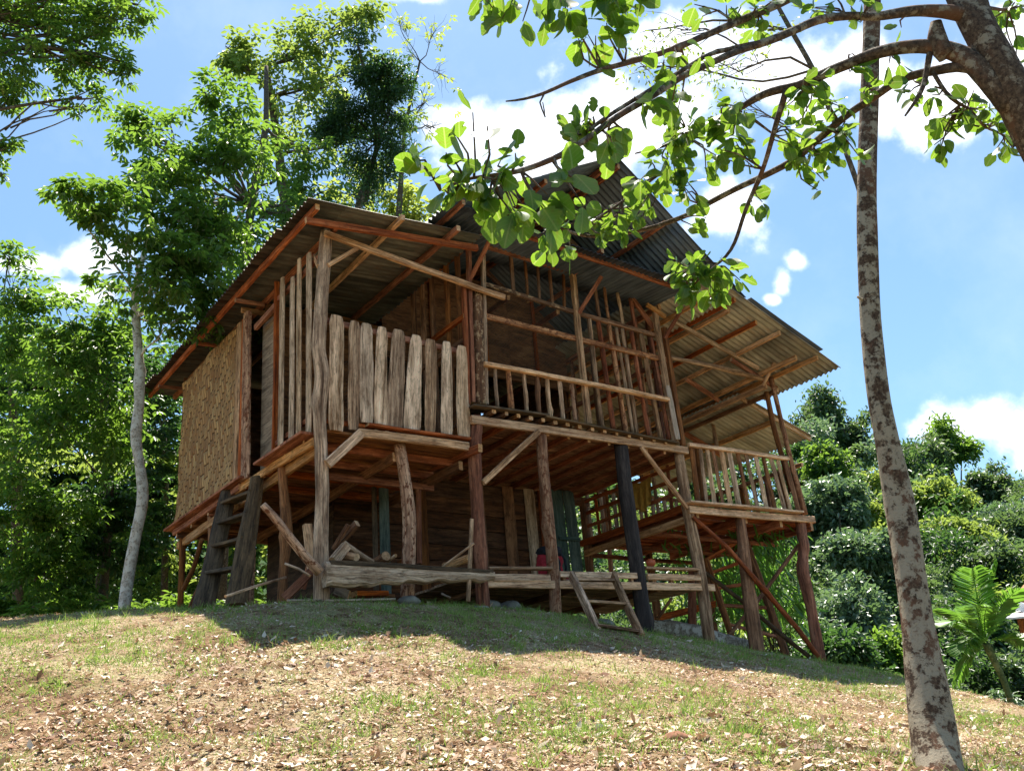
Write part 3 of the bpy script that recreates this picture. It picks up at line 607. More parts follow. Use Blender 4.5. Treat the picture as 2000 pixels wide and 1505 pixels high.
# ---- sheet roofs: corrugated, laid in overlapping sheets
def sheet_roof(name, mat, P0, du, dv, Lu, Lv, wl=.076, amp=.010, sheet_v=.78, sheet_u=2.0, sag=.01, t=.004, edge=.03):
    """du: down-slope direction (corrugations run along it), dv: across. P0: corner. Lu, Lv lengths."""
    du = unit(du); dv = unit(dv); nrm = unit(np.cross(du, dv)); nrm = nrm if nrm[2] > 0 else -nrm
    V = []; F = []; G = []
    nv = int(round(Lv / sheet_v)); sv = Lv / nv; nu = max(1, int(round(Lu / sheet_u))); su = Lu / nu
    for a in range(nv):
        for b in range(nu):
            lift = .004 * (a % 2) + .012 * (nu - 1 - b) / max(1, nu - 1) + rng.uniform(0, .003); rot = rng.uniform(-.004, .004)
            u0 = b * su - (.09 if b else rng.uniform(-edge, edge) * .5); u1 = (b + 1) * su + (rng.uniform(-edge, edge) if b == nu - 1 else .03); v0 = a * sv - .03 + rng.uniform(-.004, .004) * (a > 0); v1 = (a + 1) * sv + .03
            m = int((v1 - v0) / wl * 8); r = 5; base = len(V)
            for s_ in range(2):
                for i in range(r):
                    for k in range(m + 1):
                        u = u0 + (u1 - u0) * i / (r - 1); v = v0 + (v1 - v0) * k / m
                        h = amp * math.sin(2 * math.pi * v / wl) + lift + sag * math.sin(3 * u + v * 1.3) * .6 - s_ * t
                        p = P0 + du * (u + rot * v) + dv * (v + rot * u) + nrm * h; V.append(p); G.append((u, v, 0))
            c = m + 1; n1 = r * c
            for i in range(r - 1):
                for k in range(m):
                    q = base + i * c + k; F.append((q, q+1, q+c+1, q+c)); F.append((q+n1, q+n1+c, q+n1+c+1, q+n1+1))
            for i in (0, r - 1):
                for k in range(m): q = base + i * c + k; F.append((q, q+n1, q+n1+1, q+1))
            for k in (0, m):
                for i in range(r - 1): q = base + i * c + k; F.append((q, q+c, q+n1+c, q+n1))
    return mesh_obj(name, np.array(V), np.array(F), mat, HS, gc=np.array(G), smooth=True)
# left shed roof
LRz = lambda x: 4.42 + .072 * (x + .38)
P0 = np.array([2.0, -.5, LRz(2.0)]); lr = sheet_roof('left_roof', 'zinc_dull', P0, (-1, 0, -.072), (0, 1, 0), 2.41, 6.6, sheet_u=2.41, wl=.10, amp=.019)
for px, py, e in ((620, 400, 1), (660, 434, 0), (787, 426, 0), (896, 454, 0)):
    p = Z(px, py, 4.40 if e else 4.44); x = p[0]; beam('rafter', 'red' if px != 787 else 'fresh', HS, (x, p[1], LRz(x) - .055), (x, 6.02, LRz(x) - .055), .055, .075)
beam('roof_beam', 'red', HS, Y(597, 430, -.33), Y(932, 484, -.33), .05, .08)
beam('roof_beam', 'fresh', HS, (-.1, 2.3, LRz(0) - .13), (1.95, 2.3, LRz(1.9) - .13), .05, .07)
for px, py in ((487, 573), (408, 677), (330, 764)):
    p = X(px, py, -.2); beam('roof_beam', 'red', HS, (-.28, p[1] + .3, LRz(-.2) - .12), (.12, p[1] + .3, LRz(.1) - .12), .05, .05)
beam('roof_beam', 'fresh', HS, Y(634, 455, -.09), Y(985, 581, -.09), .05, .075)
beam('brace', 'fresh', HS, Y(641, 518, -.08), Y(700, 483, -.08), .04, .05)
beam('brace', 'fresh', HS, Y(614, 500, .25), Y(622, 520, .0), .04, .05)
beam('roof_beam', 'red', HS, X(541, 594, .0), X(500, 640, .0), .05, .08)

# main gable roof: ridge runs away from the viewer
RY0 = -1.0; ridge = Y(1203, 306, RY0); le = Y(888, 384, RY0); re_ = Y(1456, 584, RY0)
for nm, e, mt in (('main_roof', le, 'zinc_blue'), ('main_roof', re_, 'zinc_blue')):
    d = e - ridge; sheet_roof(nm, mt, ridge + np.array([0, 0, .0]), d, (0, 1, 0), np.linalg.norm(d), 6.3, sheet_u=1.6, wl=.095, amp=.02)
beam('ridge_beam', 'red', HS, (ridge[0] - .06, RY0 + .05, ridge[2] - .09), (ridge[0] - .06, RY0 + 6, ridge[2] - .09), .05, .09)
beam('ridge_beam', 'red', HS, (ridge[0] + .05, RY0 + .02, ridge[2] - .13), (ridge[0] + .05, RY0 + 6, ridge[2] - .13), .045, .08)
g = Geo(); g.beam(ridge + np.array([0, -.02, .03]), ridge + np.array([0, 6.3, .03]), .3, .012); g.build('ridge_cap', 'zinc_blue', HS)
dl = unit(le - ridge); dr = unit(re_ - ridge)
for f, d, L in ((.45, dl, np.linalg.norm(le - ridge)), (.93, dl, np.linalg.norm(le - ridge)), (.4, dr, np.linalg.norm(re_ - ridge)), (.72, dr, np.linalg.norm(re_ - ridge)), (.95, dr, np.linalg.norm(re_ - ridge))):
    p = ridge + d * L * f + np.array([0, .1, -.07]); beam('purlin', 'red', HS, p, p + np.array([0, 5.9, 0]), .05, .07)
for y in (.6, 2.4, 4.3):
    a = np.array([ridge[0], y, ridge[2] - .16]); 
    for d, L in ((dl, np.linalg.norm(le - ridge)), (dr, np.linalg.norm(re_ - ridge))):
        beam('rafter', 'brown', HS, a, a + d * (L - .15), .05, .09)
# front awning
aL, aR = Y(944, 431, -.6), Y(1312, 558, -.6)
P0 = np.array([aR[0] + .25, .25, aR[2] + .16]); sheet_roof('awning_roof', 'zinc_blue', np.array([aL[0] - .35, .35, aL[2] + .12]), (0, -1, -.10), (1, 0, (aR[2] - aL[2]) / (aR[0] - aL[0])), 1.12, aR[0] - aL[0] + .65, sheet_u=1.2)
beam('awning_beam', 'red', HS, aL, aR, .045, .075)
beam('wall_plate', 'red', HS, Y(952, 480, -.02), Y(1292, 586, -.02), .06, .085)
for a in ((918, 476), (1118, 538), (1288, 590)):
    p = Y(*a, .0); beam('outrigger', 'red', HS, p + np.array([0, .05, .02]), p + np.array([0, -.68, .06]), .05, .07)
for a, b in (((957, 468), (918, 546)), ((1175, 540), (1130, 612)), ((1334, 600), (1298, 660))):
    p = Y(*a, -.35); q = Y(*b, -.03); beam('brace', 'red', HS, p, q, .045, .05)
# front wall timbers
beam('wall_beam', 'pole', HS, Y(947, 617, .03), Y(1306, 704, .03), .05, .08)
beam('wall_beam', 'speckled', HS, Y(943, 554, .03), Y(1131, 613, .03), .05, .06)
beam('wall_beam', 'brown', HS, Y(1131, 613, .04), Y(1280, 655, .04), .05, .06)
beam('rail', 'paletimber_lit', HS, Y(945, 710, -.07), Y(1305, 780, -.07), .07, .055)
beam('brace', 'red', HS, Y(1227, 572, .1), Y(1276, 640, .1), .05, .07)
beam('brace', 'fresh', HS, Y(1263, 595, -.05), Y(1299, 619, -.05), .05, .06)
BAL = [((967, 717), (972, 796), 6.5), ((992, 720), (999, 802), 10), ((1022, 726), (1029, 806), 7), ((1048, 732), (1053, 810), 9), ((1068, 737), (1076, 818), 8), ((1092, 742), (1100, 822), 8), ((1116, 748), (1125, 826), 8)]
for i, (a, b, w) in enumerate(BAL): o = pole('baluster', ['weathered', 'pole', 'weathered', 'brown', 'weathered', 'weathered', 'pole'][i], HS, [Y(*b, -.03), Y((a[0]+b[0])/2 + rng.uniform(-1.5, 1.5), (a[1]+b[1])/2, -.03), Y(*a, -.03)], PXM(w/2 * 1.3, 11.2), nz=.14, knots=2, seg=9, res=.06); smooth_keep_caps(o)
LP = [((1150, 619), (1176, 834), 9), ((1168, 624), (1198, 839), 10), ((1189, 635), (1223, 844), 10), ((1215, 640), (1244, 847), 8), ((1233, 647), (1267, 851), 9), ((1252, 652), (1291, 858), 10), ((1160, 548), (1171, 622), 7), ((1206, 572), (1217, 638), 7), ((1231, 583), (1241, 642), 8), ((1180, 556), (1190, 632), 6),
      ((1203, 640), (1236, 846), 7), ((1272, 660), (1307, 858), 8)]
for i, (a, b, w) in enumerate(LP): o = pole('wall_pole', ['weathered', 'redpole', 'pole', 'weathered', 'redpole', 'weathered', 'brown'][i % 7], HS, [Y(*b, .06), Y((a[0]+b[0])/2 + rng.uniform(-1.5, 1.5), (a[1]+b[1])/2, .06), Y(*a, .06)], PXM(w/2 * 1.2, 11.6), nz=.12, knots=2, seg=9, res=.08); smooth_keep_caps(o)
for a, b, w in (((997, 494), (1003, 572), 9), ((1024, 501), (1031, 590), 6), ((1050, 511), (1054, 590), 6), ((1072, 518), (1079, 595), 7), ((1100, 528), (1102, 602), 6)):
    beam('batten', 'brown', HS, Y(*b, .07), Y(*a, .07), PXM(w, 11), .03, up=(0, 1, 0))
# poles of the right side wall of the main room and slats between the rooms
for i in range(9):
    y = .35 + i * .27; pole('wall_pole', ['redpole', 'pole', 'brown'][i % 3], HS, [(5.62, y, FM), (5.62 + rng.uniform(-.02, .02), y, 3.4), (5.62, y, 4.6)], .035, nz=.12, seg=9)
beam('rail', 'fresh', HS, (5.6, .1, 3.05), (5.6, 2.6, 3.05), .05, .06); beam('wall_beam', 'red', HS, (5.6, .1, 3.75), (5.6, 2.8, 3.75), .05, .07); beam('wall_beam', 'red', HS, (5.62, .05, 4.62), (5.62, 5, 4.62), .06, .09)
for i, px in enumerate((805, 823, 842, 872, 895)):
    p = X(px, 560, 2.02); pole('wall_pole', 'brown', HS, [(2.02, p[1], FL + .3), (2.02, p[1], 3.5), (2.03, p[1], 4.72)], .04, nz=.1, seg=9)
beam('brace', 'red', HS, X(908, 617, 1.98), X(845, 664, 1.98), .05, .07)
beam('wall_beam', 'red', HS, (2.0, .05, 4.66), (2.0, 5.0, 4.66), .06, .1); beam('wall_beam', 'brown', HS, (2.0, .05, 3.35), (2.0, 2.6, 3.35), .05, .07)
# room walls behind
solid_wall('partition_wall', 'plywood', (2.05, 2.3), (5.55, 2.3), 4.05, 5.7)
for x in (2.9, 3.9, 4.9): beam('batten', 'red', HS, (x, 2.26, 4.05), (x, 2.26, 5.7), .06, .03, up=(0, 1, 0))
beam('wall_beam', 'brown', HS, (2.05, 2.25, 4.05), (5.55, 2.25, 4.05), .05, .09)
for a, b in (((950, 612), (993, 581)), ((1046, 637), (1090, 609))): beam('rafter', 'red', HS, Y(*a, 1.9), Y(*b, .5), .05, .07)
solid_wall('back_wall', 'greyboard', (2.05, 5.0), (5.6, 5.0), FM, 6.0)
solid_wall('back_wall', 'plywood', (2.05, 4.97), (3.2, 4.97), FM, 3.4)
solid_wall('side_wall', 'plywood', (5.66, 2.45), (5.66, 5.0), FM, 4.6)
solid_wall('side_wall', 'greyboard', (2.0, 2.7), (2.0, 5.0), FL, 4.6)
# wire netting in the front opening
def netting(x0, x1, z0, z1, y, step=.045, r=.0011):
    g = Geo(); w = x1 - x0; h = z1 - z0; k = -h
    def w_(p, q): 
        d, s, u = frame(np.array(q) - np.array(p)); vs = []; 
        for e in (p, q):
            for a in range(3): vs.append(np.array(e) + (s * math.cos(a * 2.094) + u * math.sin(a * 2.094)) * r)
        g.add(vs, [(0, 1, 4, 3), (1, 2, 5, 4), (2, 0, 3, 5)], vs)
    while k < w:
        a0 = max(0, k); a1 = min(w, k + h)
        if a1 > a0:
            w_((x0 + a0, y, z0 + a0 - k), (x0 + a1, y, z0 + a1 - k)); w_((x0 + a0, y, z1 - (a0 - k)), (x0 + a1, y, z1 - (a1 - k)))
        k += step
    return g.build('wire_netting', 'wire', HS)
netting(2.35, 4.15, 3.08, 4.5, .02); netting(.35, 1.95, 1.95, 2.8, .12)

# ---- right balcony rail and roofs
beam('rail', 'paletimber_lit', HS, Y(1344, 868, -.05), Y(1539, 896, -.05), .06, .055)
RB = [((1350, 875), (1363, 981), 11), ((1367, 875), (1380, 983), 7), ((1380, 875), (1395, 985), 9), ((1391, 877), (1412, 987), 7), ((1408, 879), (1427, 989), 11), ((1423, 880), (1443, 989), 12), ((1440, 884), (1462, 991), 9), ((1456, 886), (1479, 992), 8), ((1475, 890), (1497, 994), 10), ((1490, 893), (1514, 996), 9), ((1505, 895), (1533, 998), 10), ((1518, 899), (1544, 999), 8), ((1533, 899), (1560, 1000), 12)]
for i, (a, b, w) in enumerate(RB):
    one('slab', 'railing_board', ['brown', 'weathered', 'slab'][i % 3], HS, Y(*b, -.02), Y(*a, -.02), PXM(w, 12.8) * 1.35, PXM(w, 12.8) * 1.35, .03, (0, -1, 0), .05, round_top=False)
post('pole', [(1506, 737), (1523, 810), (1545, 900), (1573, 1004)], [9, 9, 10, 10], y=-.06, base=False, name='roof_pole')
post('brown', [(1497, 765), (1510, 830), (1526, 886), (1546, 960)], [10, 10, 10, 10], y=.12, base=False, name='roof_pole')
post('weathered', [(1384, 767), (1392, 820), (1400, 872)], [7, 7, 8], y=1.6, base=False, name='roof_pole')
post('weathered', [(1308, 698), (1400, 717), (1498, 742)], [8, 10, 11], y=.0, base=False, name='roof_pole')
RRs = (3.71 - 4.43) / (8.27 - 6.33); RRz = lambda x: 4.43 + RRs * (x - 6.33)
rc = Y(1637, 714, -1.0)
sheet_roof('right_roof', 'zinc_warm', np.array([5.35, -1.0, RRz(5.35)]), (1, 0, RRs), (0, 1, 0), (rc[0] - 5.35) / math.cos(math.atan(RRs)), 6.1, sheet_u=1.15, wl=.095, amp=.019)
g = Geo(); g.beam(np.array([6.4, -.99, RRz(6.4) + .05]), np.array([7.9, -.99, RRz(7.9) + .05]), .14, .01); g.build('edge_flashing', 'zinc_blue', HS)
for px, py in ((1424, 607), (1477, 630), (1523, 650), (1597, 698)):
    # the purlin lies on the roof plane seen through that pixel
    best = min(np.linspace(5.5, 8.3, 400), key=lambda x: abs(X(px, py, x)[2] - (RRz(x) - .06)))
    p = X(px, py, best); beam('purlin', 'fresh' if px != 1477 else 'red', HS, (best, p[1], RRz(best) - .055), (best, 3.2, RRz(best) - .055), .045, .07)
for x_ in (5.9, 6.75): beam('purlin', 'fresh', HS, (x_, -.7, RRz(x_) - .055), (x_, 3.2, RRz(x_) - .055), .045, .07)
beam('roof_beam', 'slab', HS, Y(1318, 628, .05), Y(1481, 719, -.05), .05, .065)
p = Y(1484, 738, .0); beam('outrigger', 'fresh', HS, (p[0], 3.0, p[2] + .03), (p[0], -.75, p[2] + .06), .05, .08)
beam('brace', 'fresh', HS, Y(1512, 708, -.3), Y(1490, 753, -.05), .04, .045)
p = X(1476, 764, 7.75); beam('roof_beam', 'fresh', HS, (7.75, .0, 3.66), (7.75, 3.1, 3.66), .05, .09)
beam('roof_beam', 'brown', HS, (7.95, -.05, 3.6), (7.95, 3.1, 3.6), .05, .07)
beam('roof_beam', 'red', HS, (7.0, 1.0, RRz(7.0) - .16), (7.9, 1.0, RRz(7.9) - .16), .05, .07)
beam('roof_beam', 'red', HS, (7.0, -.0, RRz(7.0) - .2), (8.0, -.0, RRz(8.0) - .16), .05, .07)
beam('roof_beam', 'red', HS, (5.7, 1.9, RRz(5.7) - .5), (7.3, 1.9, RRz(7.3) - .2), .05, .08)
# lower lean-to beyond the right roof
tip = Y(1588, 852, .55); zt = 3.72; s2 = (tip[2] - zt) / (tip[0] - 7.7)
sheet_roof('leanto_roof', 'zinc_warm', np.array([7.7, .55, zt]), (1, 0, s2), (0, 1, 0), (tip[0] - 7.7) / math.cos(math.atan(s2)), 3.6, sheet_u=3, wl=.095, amp=.018)
x_ = 8.6; zz = zt + s2 * (x_ - 7.7); beam('purlin', 'fresh', HS, (x_, .65, zz - .07), (x_, 4.0, zz - .07), .05, .09)
beam('rafter', 'red', HS, (7.75, 2.1, zt + s2 * .05 - .07), (8.9, 2.1, zt + s2 * 1.2 - .14), .05, .09); beam('rafter', 'slab', HS, (7.75, .6, zt + s2 * .05 - .03), (tip[0] - .02, .6, tip[2] - .04), .04, .07)
post('pole', [(8.6, 2.4), (8.6, 3.9)], 1) if False else None
for yy in (1.0, 3.6): pole('roof_pole', 'brown', HS, [(8.25, yy + 1.2, FR - .1), (8.3, yy + 1.2, 2.5), (8.3, yy + 1.2, zt + s2 * .6 - .05)], .045, nz=.1)

# ---- lattice between the lower room and the right deck (plane x = 5.6)
for i in range(9):
    y = .12 + i * .27; o = one('slab', 'lattice_board', ['brown', 'red', 'weathered'][i % 3], HS, (5.63, y, FR - .02), (5.63 + rng.uniform(-.02, .02), y + rng.uniform(-.03, .03), 2.2), .075 + rng.uniform(-.02, .02), .07, .02, (-1, 0, 0), .06, round_top=False)
for z in (1.72, 1.93, 2.12): beam('lattice_rail', 'red', HS, (5.6, .05, z), (5.6, 2.35, z + .01), .025, .055)
beam('floor_bearer', 'red', HS, (5.56, .0, FR + .0), (5.56, 2.4, FR + .0), .06, .1)
beam('floor_bearer', 'fresh', HS, (5.54, .0, FR - .18), (5.54, 2.3, FR - .18), .05, .1)
for yy in (.75, 1.4, 1.9): beam('wall_beam', 'brown', HS, (8.25, yy, FR), (8.25, yy, 2.4), .05, .05)
beam('rail', 'brown', HS, (8.28, .0, 2.4), (8.28, 2.4, 2.4), .05, .06)
for i in range(8): one('slab', 'railing_board', 'brown', HS, (8.28, .2 + i * .28, FR), (8.28, .2 + i * .28, 2.38), .09, .08, .025, (1, 0, 0), .05, round_top=False)
beam('rail', 'brown', HS, (5.7, 2.42, 2.4), (8.25, 2.42, 2.4), .05, .06)
for i in range(9): one('slab', 'railing_board', 'weathered', HS, (5.8 + i * .29, 2.42, FR), (5.8 + i * .29, 2.42, 2.38), .09, .08, .025, (0, -1, 0), .05, round_top=False)

# ---- lower room under the main floor
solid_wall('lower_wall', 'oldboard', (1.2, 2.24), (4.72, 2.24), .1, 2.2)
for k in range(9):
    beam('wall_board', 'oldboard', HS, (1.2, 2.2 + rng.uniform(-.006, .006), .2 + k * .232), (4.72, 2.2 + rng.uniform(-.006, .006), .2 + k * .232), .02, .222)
for x, w, mt in ((2.55, .14, 'brown'), (3.55, .12, 'brown'), (4.05, .2, 'plywood'), (4.45, .19, 'slab'), (4.66, .1, 'redpole')):
    one('slab', 'wall_board', mt, HS, (x, 2.17, .3), (x - .02, 2.17, 2.2), w, w, .025, (0, -1, 0), .03, round_top=False)
one('slab', 'plank_door', 'greenpaint', HS, (4.96, 2.12, .35), (4.92, 2.12, 2.22), .23, .23, .025, (0, -1, 0), .005, round_top=False, ).__setitem__('label', 'green painted plank door')
one('slab', 'plank_door', 'greenpaint', HS, (5.2, 2.1, .35), (5.14, 2.1, 2.22), .22, .22, .025, (0, -1, 0), .005, round_top=False)
beam('door_rail', 'greenpaint', HS, (4.86, 2.05, .75), (5.3, 2.05, .75), .02, .05); beam('door_rail', 'greenpaint', HS, (4.84, 2.05, 1.45), (5.26, 2.05, 1.45), .02, .05)
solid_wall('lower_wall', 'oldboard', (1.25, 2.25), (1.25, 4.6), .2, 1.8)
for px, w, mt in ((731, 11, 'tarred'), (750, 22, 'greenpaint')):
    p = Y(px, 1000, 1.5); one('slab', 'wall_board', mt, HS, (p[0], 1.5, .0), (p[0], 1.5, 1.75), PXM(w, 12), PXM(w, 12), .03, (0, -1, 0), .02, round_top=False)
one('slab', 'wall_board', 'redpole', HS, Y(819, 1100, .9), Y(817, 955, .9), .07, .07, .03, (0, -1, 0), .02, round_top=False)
# sill seats on the lower platform
for (a, b, y, h, mt) in (((952, 1110), (1075, 1110), -.02, .035, 'weathered'), ((962, 1127), (1074, 1128), -.06, .08, 'paletimber_lit'), ((1093, 1121), (1243, 1124), -.04, .075, 'paletimber_lit'), ((1258, 1109), (1370, 1112), -.02, .035, 'weathered'), ((1264, 1126), (1378, 1128), -.06, .08, 'paletimber_lit')):
    beam('sill_plank', mt, HS, Y(*a, y), Y(*b, y), .10 if h < .05 else .035, h)
for px in (985, 1065, 1100, 1232, 1275, 1310, 1372):
    p = Y(px, 1128, .0); beam('sill_block', 'weathered', HS, p + np.array([0, 0, -.09]), p + np.array([0, 0, .02]), .06, .05)
for x in (2.4, 3.6, 4.8): beam('floor_joist', 'brown', HS, (x, .02, FP - .09), (x, 2.2, FP - .09), .05, .08)

# ------------------------------------------------------------------ ladders and loose things
def ladder(name, label, mat, rails, rungs, rw, rt, kw=.05, kt=.03, group=None):
    base = np.min([r[0] for r in rails], axis=0) * 0 + rails[0][0]
    e = thing(name, base, label, 'ladder', group)
    for (p, q) in rails:
        g = Geo(); g.beam(p, q, rw, rt, up=np.cross(q - p, rungs[0][1] - rungs[0][0])); g.build('rail', mat, e)
    for (p, q) in rungs:
        g = Geo(); g.beam(p, q, kw, kt); g.build('rung', mat, e)
    return e
gA = on_ground(1169, 1228); gB = on_ground(1253, 1243)
tA = Y(1116, 1122, -.14); tB = Y(1198, 1122, -.14)
f_ = lambda a, b, t: a + (b - a) * t
gB2 = at(1253, 1241, np.dot(gA - CAM_LOC, AX_F) + .12)
ladder('ladder', 'short grey ladder leaning against the front edge of the low platform', 'weathered', [(gA + np.array([0, 0, -.05]), tA), (gB2 + np.array([0, 0, -.02]), tB)],
       [(f_(tA, gA, t), f_(tB, gB2, t)) for t in (.10, .52, .94)], .05, .105, .11, .03)
# wide dark ladder at the side door
def lad2():
    tops = [X(447, 958, -.06), X(503, 934, -.06)]; bots = [X(398, 1182, -.55), X(462, 1172, -.50)]
    for b in bots: b[2] = min(b[2], float(H(b[0], b[1])) + .02)
    e = thing('ladder', bots[0], 'heavy dark plank ladder rising to the side door beside the woven wall', 'ladder')
    for (t, b, w) in ((tops[0], bots[0], .25), (tops[1], bots[1], .23)):
        g = Geo(); g.slab(b, t, w * 1.1, w * .75, .06, (-.55, -.8, .2), .06, round_top=False); g.build('rail', 'tarred', e)
    for k in (.12, .3, .5, .72):
        p, q = f_(tops[0], bots[0], k), f_(tops[1], bots[1], k); d = unit(q - p); g = Geo(); g.beam(p - d * .02, q + d * .02, .17, .04); g.build('rung', 'tarred', e)
lad2()
def lad3():
    r1 = [Y(1378, 1090, 1.1), Y(1436, 1256, .95)]; r2 = [Y(1452, 1045, .75), Y(1546, 1304, .45)]
    e = thing('ladder', r1[1], 'rustic pole ladder under the right balcony leading to its hatch', 'ladder')
    for (t, b), w in ((r1, .05), (r2, .06)):
        g = Geo(); g.log([b + np.array([0, 0, -.1]), f_(b, t, .5) + rng.uniform(-.01, .01, 3), t], w, nz=.06, seg=10); o = g.build('rail', 'brown', e)
    for k in (.02, .18, .36, .56, .78, .96):
        p, q = f_(r1[0], r1[1], k), f_(r2[0], r2[1], k); d = q - p; g = Geo(); g.beam(p - d * .06, q + d * .06, .06, .05); g.build('rung', 'red', e)
lad3()

def single(name, label, cat, fn, mat, loc, mats=None, group=None):
    g = Geo(); fn(g); o = g.build(name, mat, None, mats=mats, origin=loc); return tag(o, label, cat, group)
# hewn half log lying across the posts
def hewn():
    g = Geo(); pts = [(633, 1121, 50), (690, 1122, 49), (740, 1122, 42), (790, 1124, 32), (850, 1124, 28), (910, 1124, 27), (961, 1126, 21)]; vs = []; gs = []; K = 10
    for i in range(31):
        t = i / 30 * (len(pts) - 1); k = min(int(t), len(pts) - 2); u = t - k; px, py, w = [pts[k][j] * (1-u) + pts[k+1][j] * u for j in range(3)]
        c = Y(px, py, -.2); h = PXM(w, 10.2); wob = .012 * math.sin(i * 1.3) + rng.uniform(-.006, .006)
        for a in range(K):
            th = 2 * math.pi * a / K; x = math.cos(th); z = math.sin(th)
            zz = h * .5 * (abs(z) ** .6) * (1 if z > 0 else -1); vs.append((c[0], c[1] + .07 * (abs(x) ** .7) * (1 if x > 0 else -1) + rng.uniform(-.004, .004), c[2] + zz + (wob if z < 0 else 0))); gs.append((i * .07, x * .1, zz))
    fs = [(i*K+a, i*K+(a+1) % K, (i+1)*K+(a+1) % K, (i+1)*K+a) for i in range(30) for a in range(K)] + [tuple(range(K-1, -1, -1)), tuple(30*K+a for a in range(K))]
    g.add(vs, fs, gs); o = g.build('hewn_log', 'slab', None, origin=vs[0]); tag(o, 'long tapering hewn log lying level between the corner post and the platform', 'log')
    g = Geo(); g.beam(Y(641, 1100, -.2), Y(958, 1119, -.2), .13, .05); o2 = g.build('bark_strip', 'tarred', o)
hewn()
def stick(name, label, cat, mat, a, b, r, ya, yb, nz=.06, rb=None, knots=0):
    p, q = Y(*a, ya), Y(*b, yb); g = Geo(); g.log([p, (p + q) / 2 + rng.uniform(-.01, .01, 3), q], [r, (r + (rb or r)) / 2, rb or r], nz=nz, em=1, seg=10, knots=knots); o = g.build(name, mat, None, mats=[mat, 'endgrain'], origin=p); smooth_keep_caps(o); return tag(o, label, cat)
def plank(name, label, cat, mat, a, b, w, t, ya, yb, up=(0, 0, 1)):
    p, q = Y(*a, ya), Y(*b, yb); g = Geo(); g.beam(p, q, t, w, up=up, em=1); o = g.build(name, mat, None, mats=[mat, 'endgrain'], origin=p); return tag(o, label, cat)
plank('stake', 'upright thin stake standing just left of the reddish post', 'stake', 'weathered', (915, 1174), (922, 1013), .04, .03, -.24, -.24, (1, 0, 0))
stick('stick', 'pale stick slanting over the right end of the hewn log', 'stick', 'weathered', (862, 1108), (926, 1060), .014, -.02, -.28)
stick('firewood_log', 'short round log with cut end pointing out above the hewn log', 'log', 'fresh', (868, 1106), (917, 1089), .045, .3, -.1)
stick('firewood_log', 'thick round log end showing a pale ring behind the middle of the hewn log', 'log', 'brown', (722, 1105), (754, 1085), .05, .7, .3, rb=.055)
plank('timber_offcut', 'slim square timber propped up left in the firewood heap', 'timber', 'brown', (650, 1072), (680, 1024), .045, .04, .4, .25)
plank('timber_offcut', 'thicker square timber with a light cut end propped in the firewood heap', 'timber', 'brown', (658, 1064), (698, 1022), .075, .06, .5, .2)
stick('firewood_log', 'grey branch sliding down to the right in the firewood heap', 'log', 'weathered', (671, 1060), (728, 1098), .032, .3, .3)
plank('timber_offcut', 'split wedge of wood at the foot of the propped timbers', 'timber', 'weathered', (651, 1096), (676, 1066), .10, .08, .15, .2)
stick('firewood_log', 'stubby round billet lying beside the split wedge', 'log', 'fresh', (668, 1082), (697, 1088), .04, .3, .05)
stick('firewood_log', 'thin pale stick end poking up right of the ringed log', 'log', 'slab', (756, 1098), (773, 1084), .02, .4, .2)
stick('firewood_log', 'small round stub near the leaning pink post', 'log', 'brown', (775, 1100), (790, 1092), .022, .4, .2)
plank('timber_offcut', 'upright light block standing behind the crossing log left of the corner post', 'timber', 'fresh', (610, 1110), (600, 1024), .09, .07, .25, .3, (1, 0, 0))
plank('timber_offcut', 'red plank sloping up behind the foot of the corner post', 'timber', 'red', (556, 1168), (612, 1112), .09, .05, .35, .2)
plank('timber_offcut', 'second red plank leaning steeply by the corner post', 'timber', 'red', (592, 1150), (612, 1070), .07, .04, .5, .4)
stick('stick', 'long thin pole lying up against the dark plank ladder', 'stick', 'weathered', (440, 1164), (558, 1127), .014, -.5, .3)
stick('stick', 'thin stick ending at the crossing log left of the corner post', 'stick', 'weathered', (557, 1100), (606, 1124), .013, .2, -.1)
plank('plank_offcut', 'reddish plank end lying under the hewn log', 'plank', 'red', (690, 1160), (752, 1160), .055, .14, .05, .1)
plank('plank_offcut', 'greyish short board tilted on the ground by the corner post', 'plank', 'greyboard', (655, 1150), (682, 1162), .10, .02, .15, -.05)
plank('plank_offcut', 'small block on the soil right of the red plank end', 'plank', 'brown', (755, 1163), (768, 1164), .04, .08, .1, .1)
stick('stick', 'pale peeled pole lying flat on the soil before the house', 'stick', 'pale', (560, 1172), (772, 1169), .012, -.05, -.12)
stick('stick', 'light chip of wood in the dark under the platform', 'stick', 'pale', (862, 1158), (880, 1167), .012, .4, .35)
def rock(name, label, p, r, mat='stone', flat=.6, ang=0):
    g = Geo(); n = 12; m = 8; vs = []; ph = rng.uniform(0, 6, 6)
    for i in range(m + 1):
        th = math.pi * i / m
        for k in range(n):
            a = 2 * math.pi * k / n; w = 1 + .16 * math.sin(2*a + ph[0]) * math.sin(th) + .12 * math.sin(3*a + ph[1] + th * 2) + rng.uniform(-.04, .04)
            vs.append((p[0] + r[0] * w * math.sin(th) * math.cos(a), p[1] + r[1] * w * math.sin(th) * math.sin(a), p[2] + r[2] * w * math.cos(th)))
    fs = [(i*n+k, (i+1)*n+k, (i+1)*n+(k+1) % n, i*n+(k+1) % n) for i in range(m) for k in range(n)]; g.add(vs, fs, vs); o = g.build(name, mat, None, origin=p); smooth_keep_caps(o); return tag(o, label, 'rock')
q = Y(797, 1174, .0); q[1] -= .02
rock('rock', 'squarish footing stone under the leaning pink post', q, (.11, .1, .055))
rock('rock', 'rounded footing stone under the dark post left of the short ladder', Y(1080, 1205, -.02), (.13, .12, .055))
rock('rock', 'flat footing stone under the post at the right end of the platform', Y(1388, 1262, -.02), (.17, .13, .04), 'paleStone')
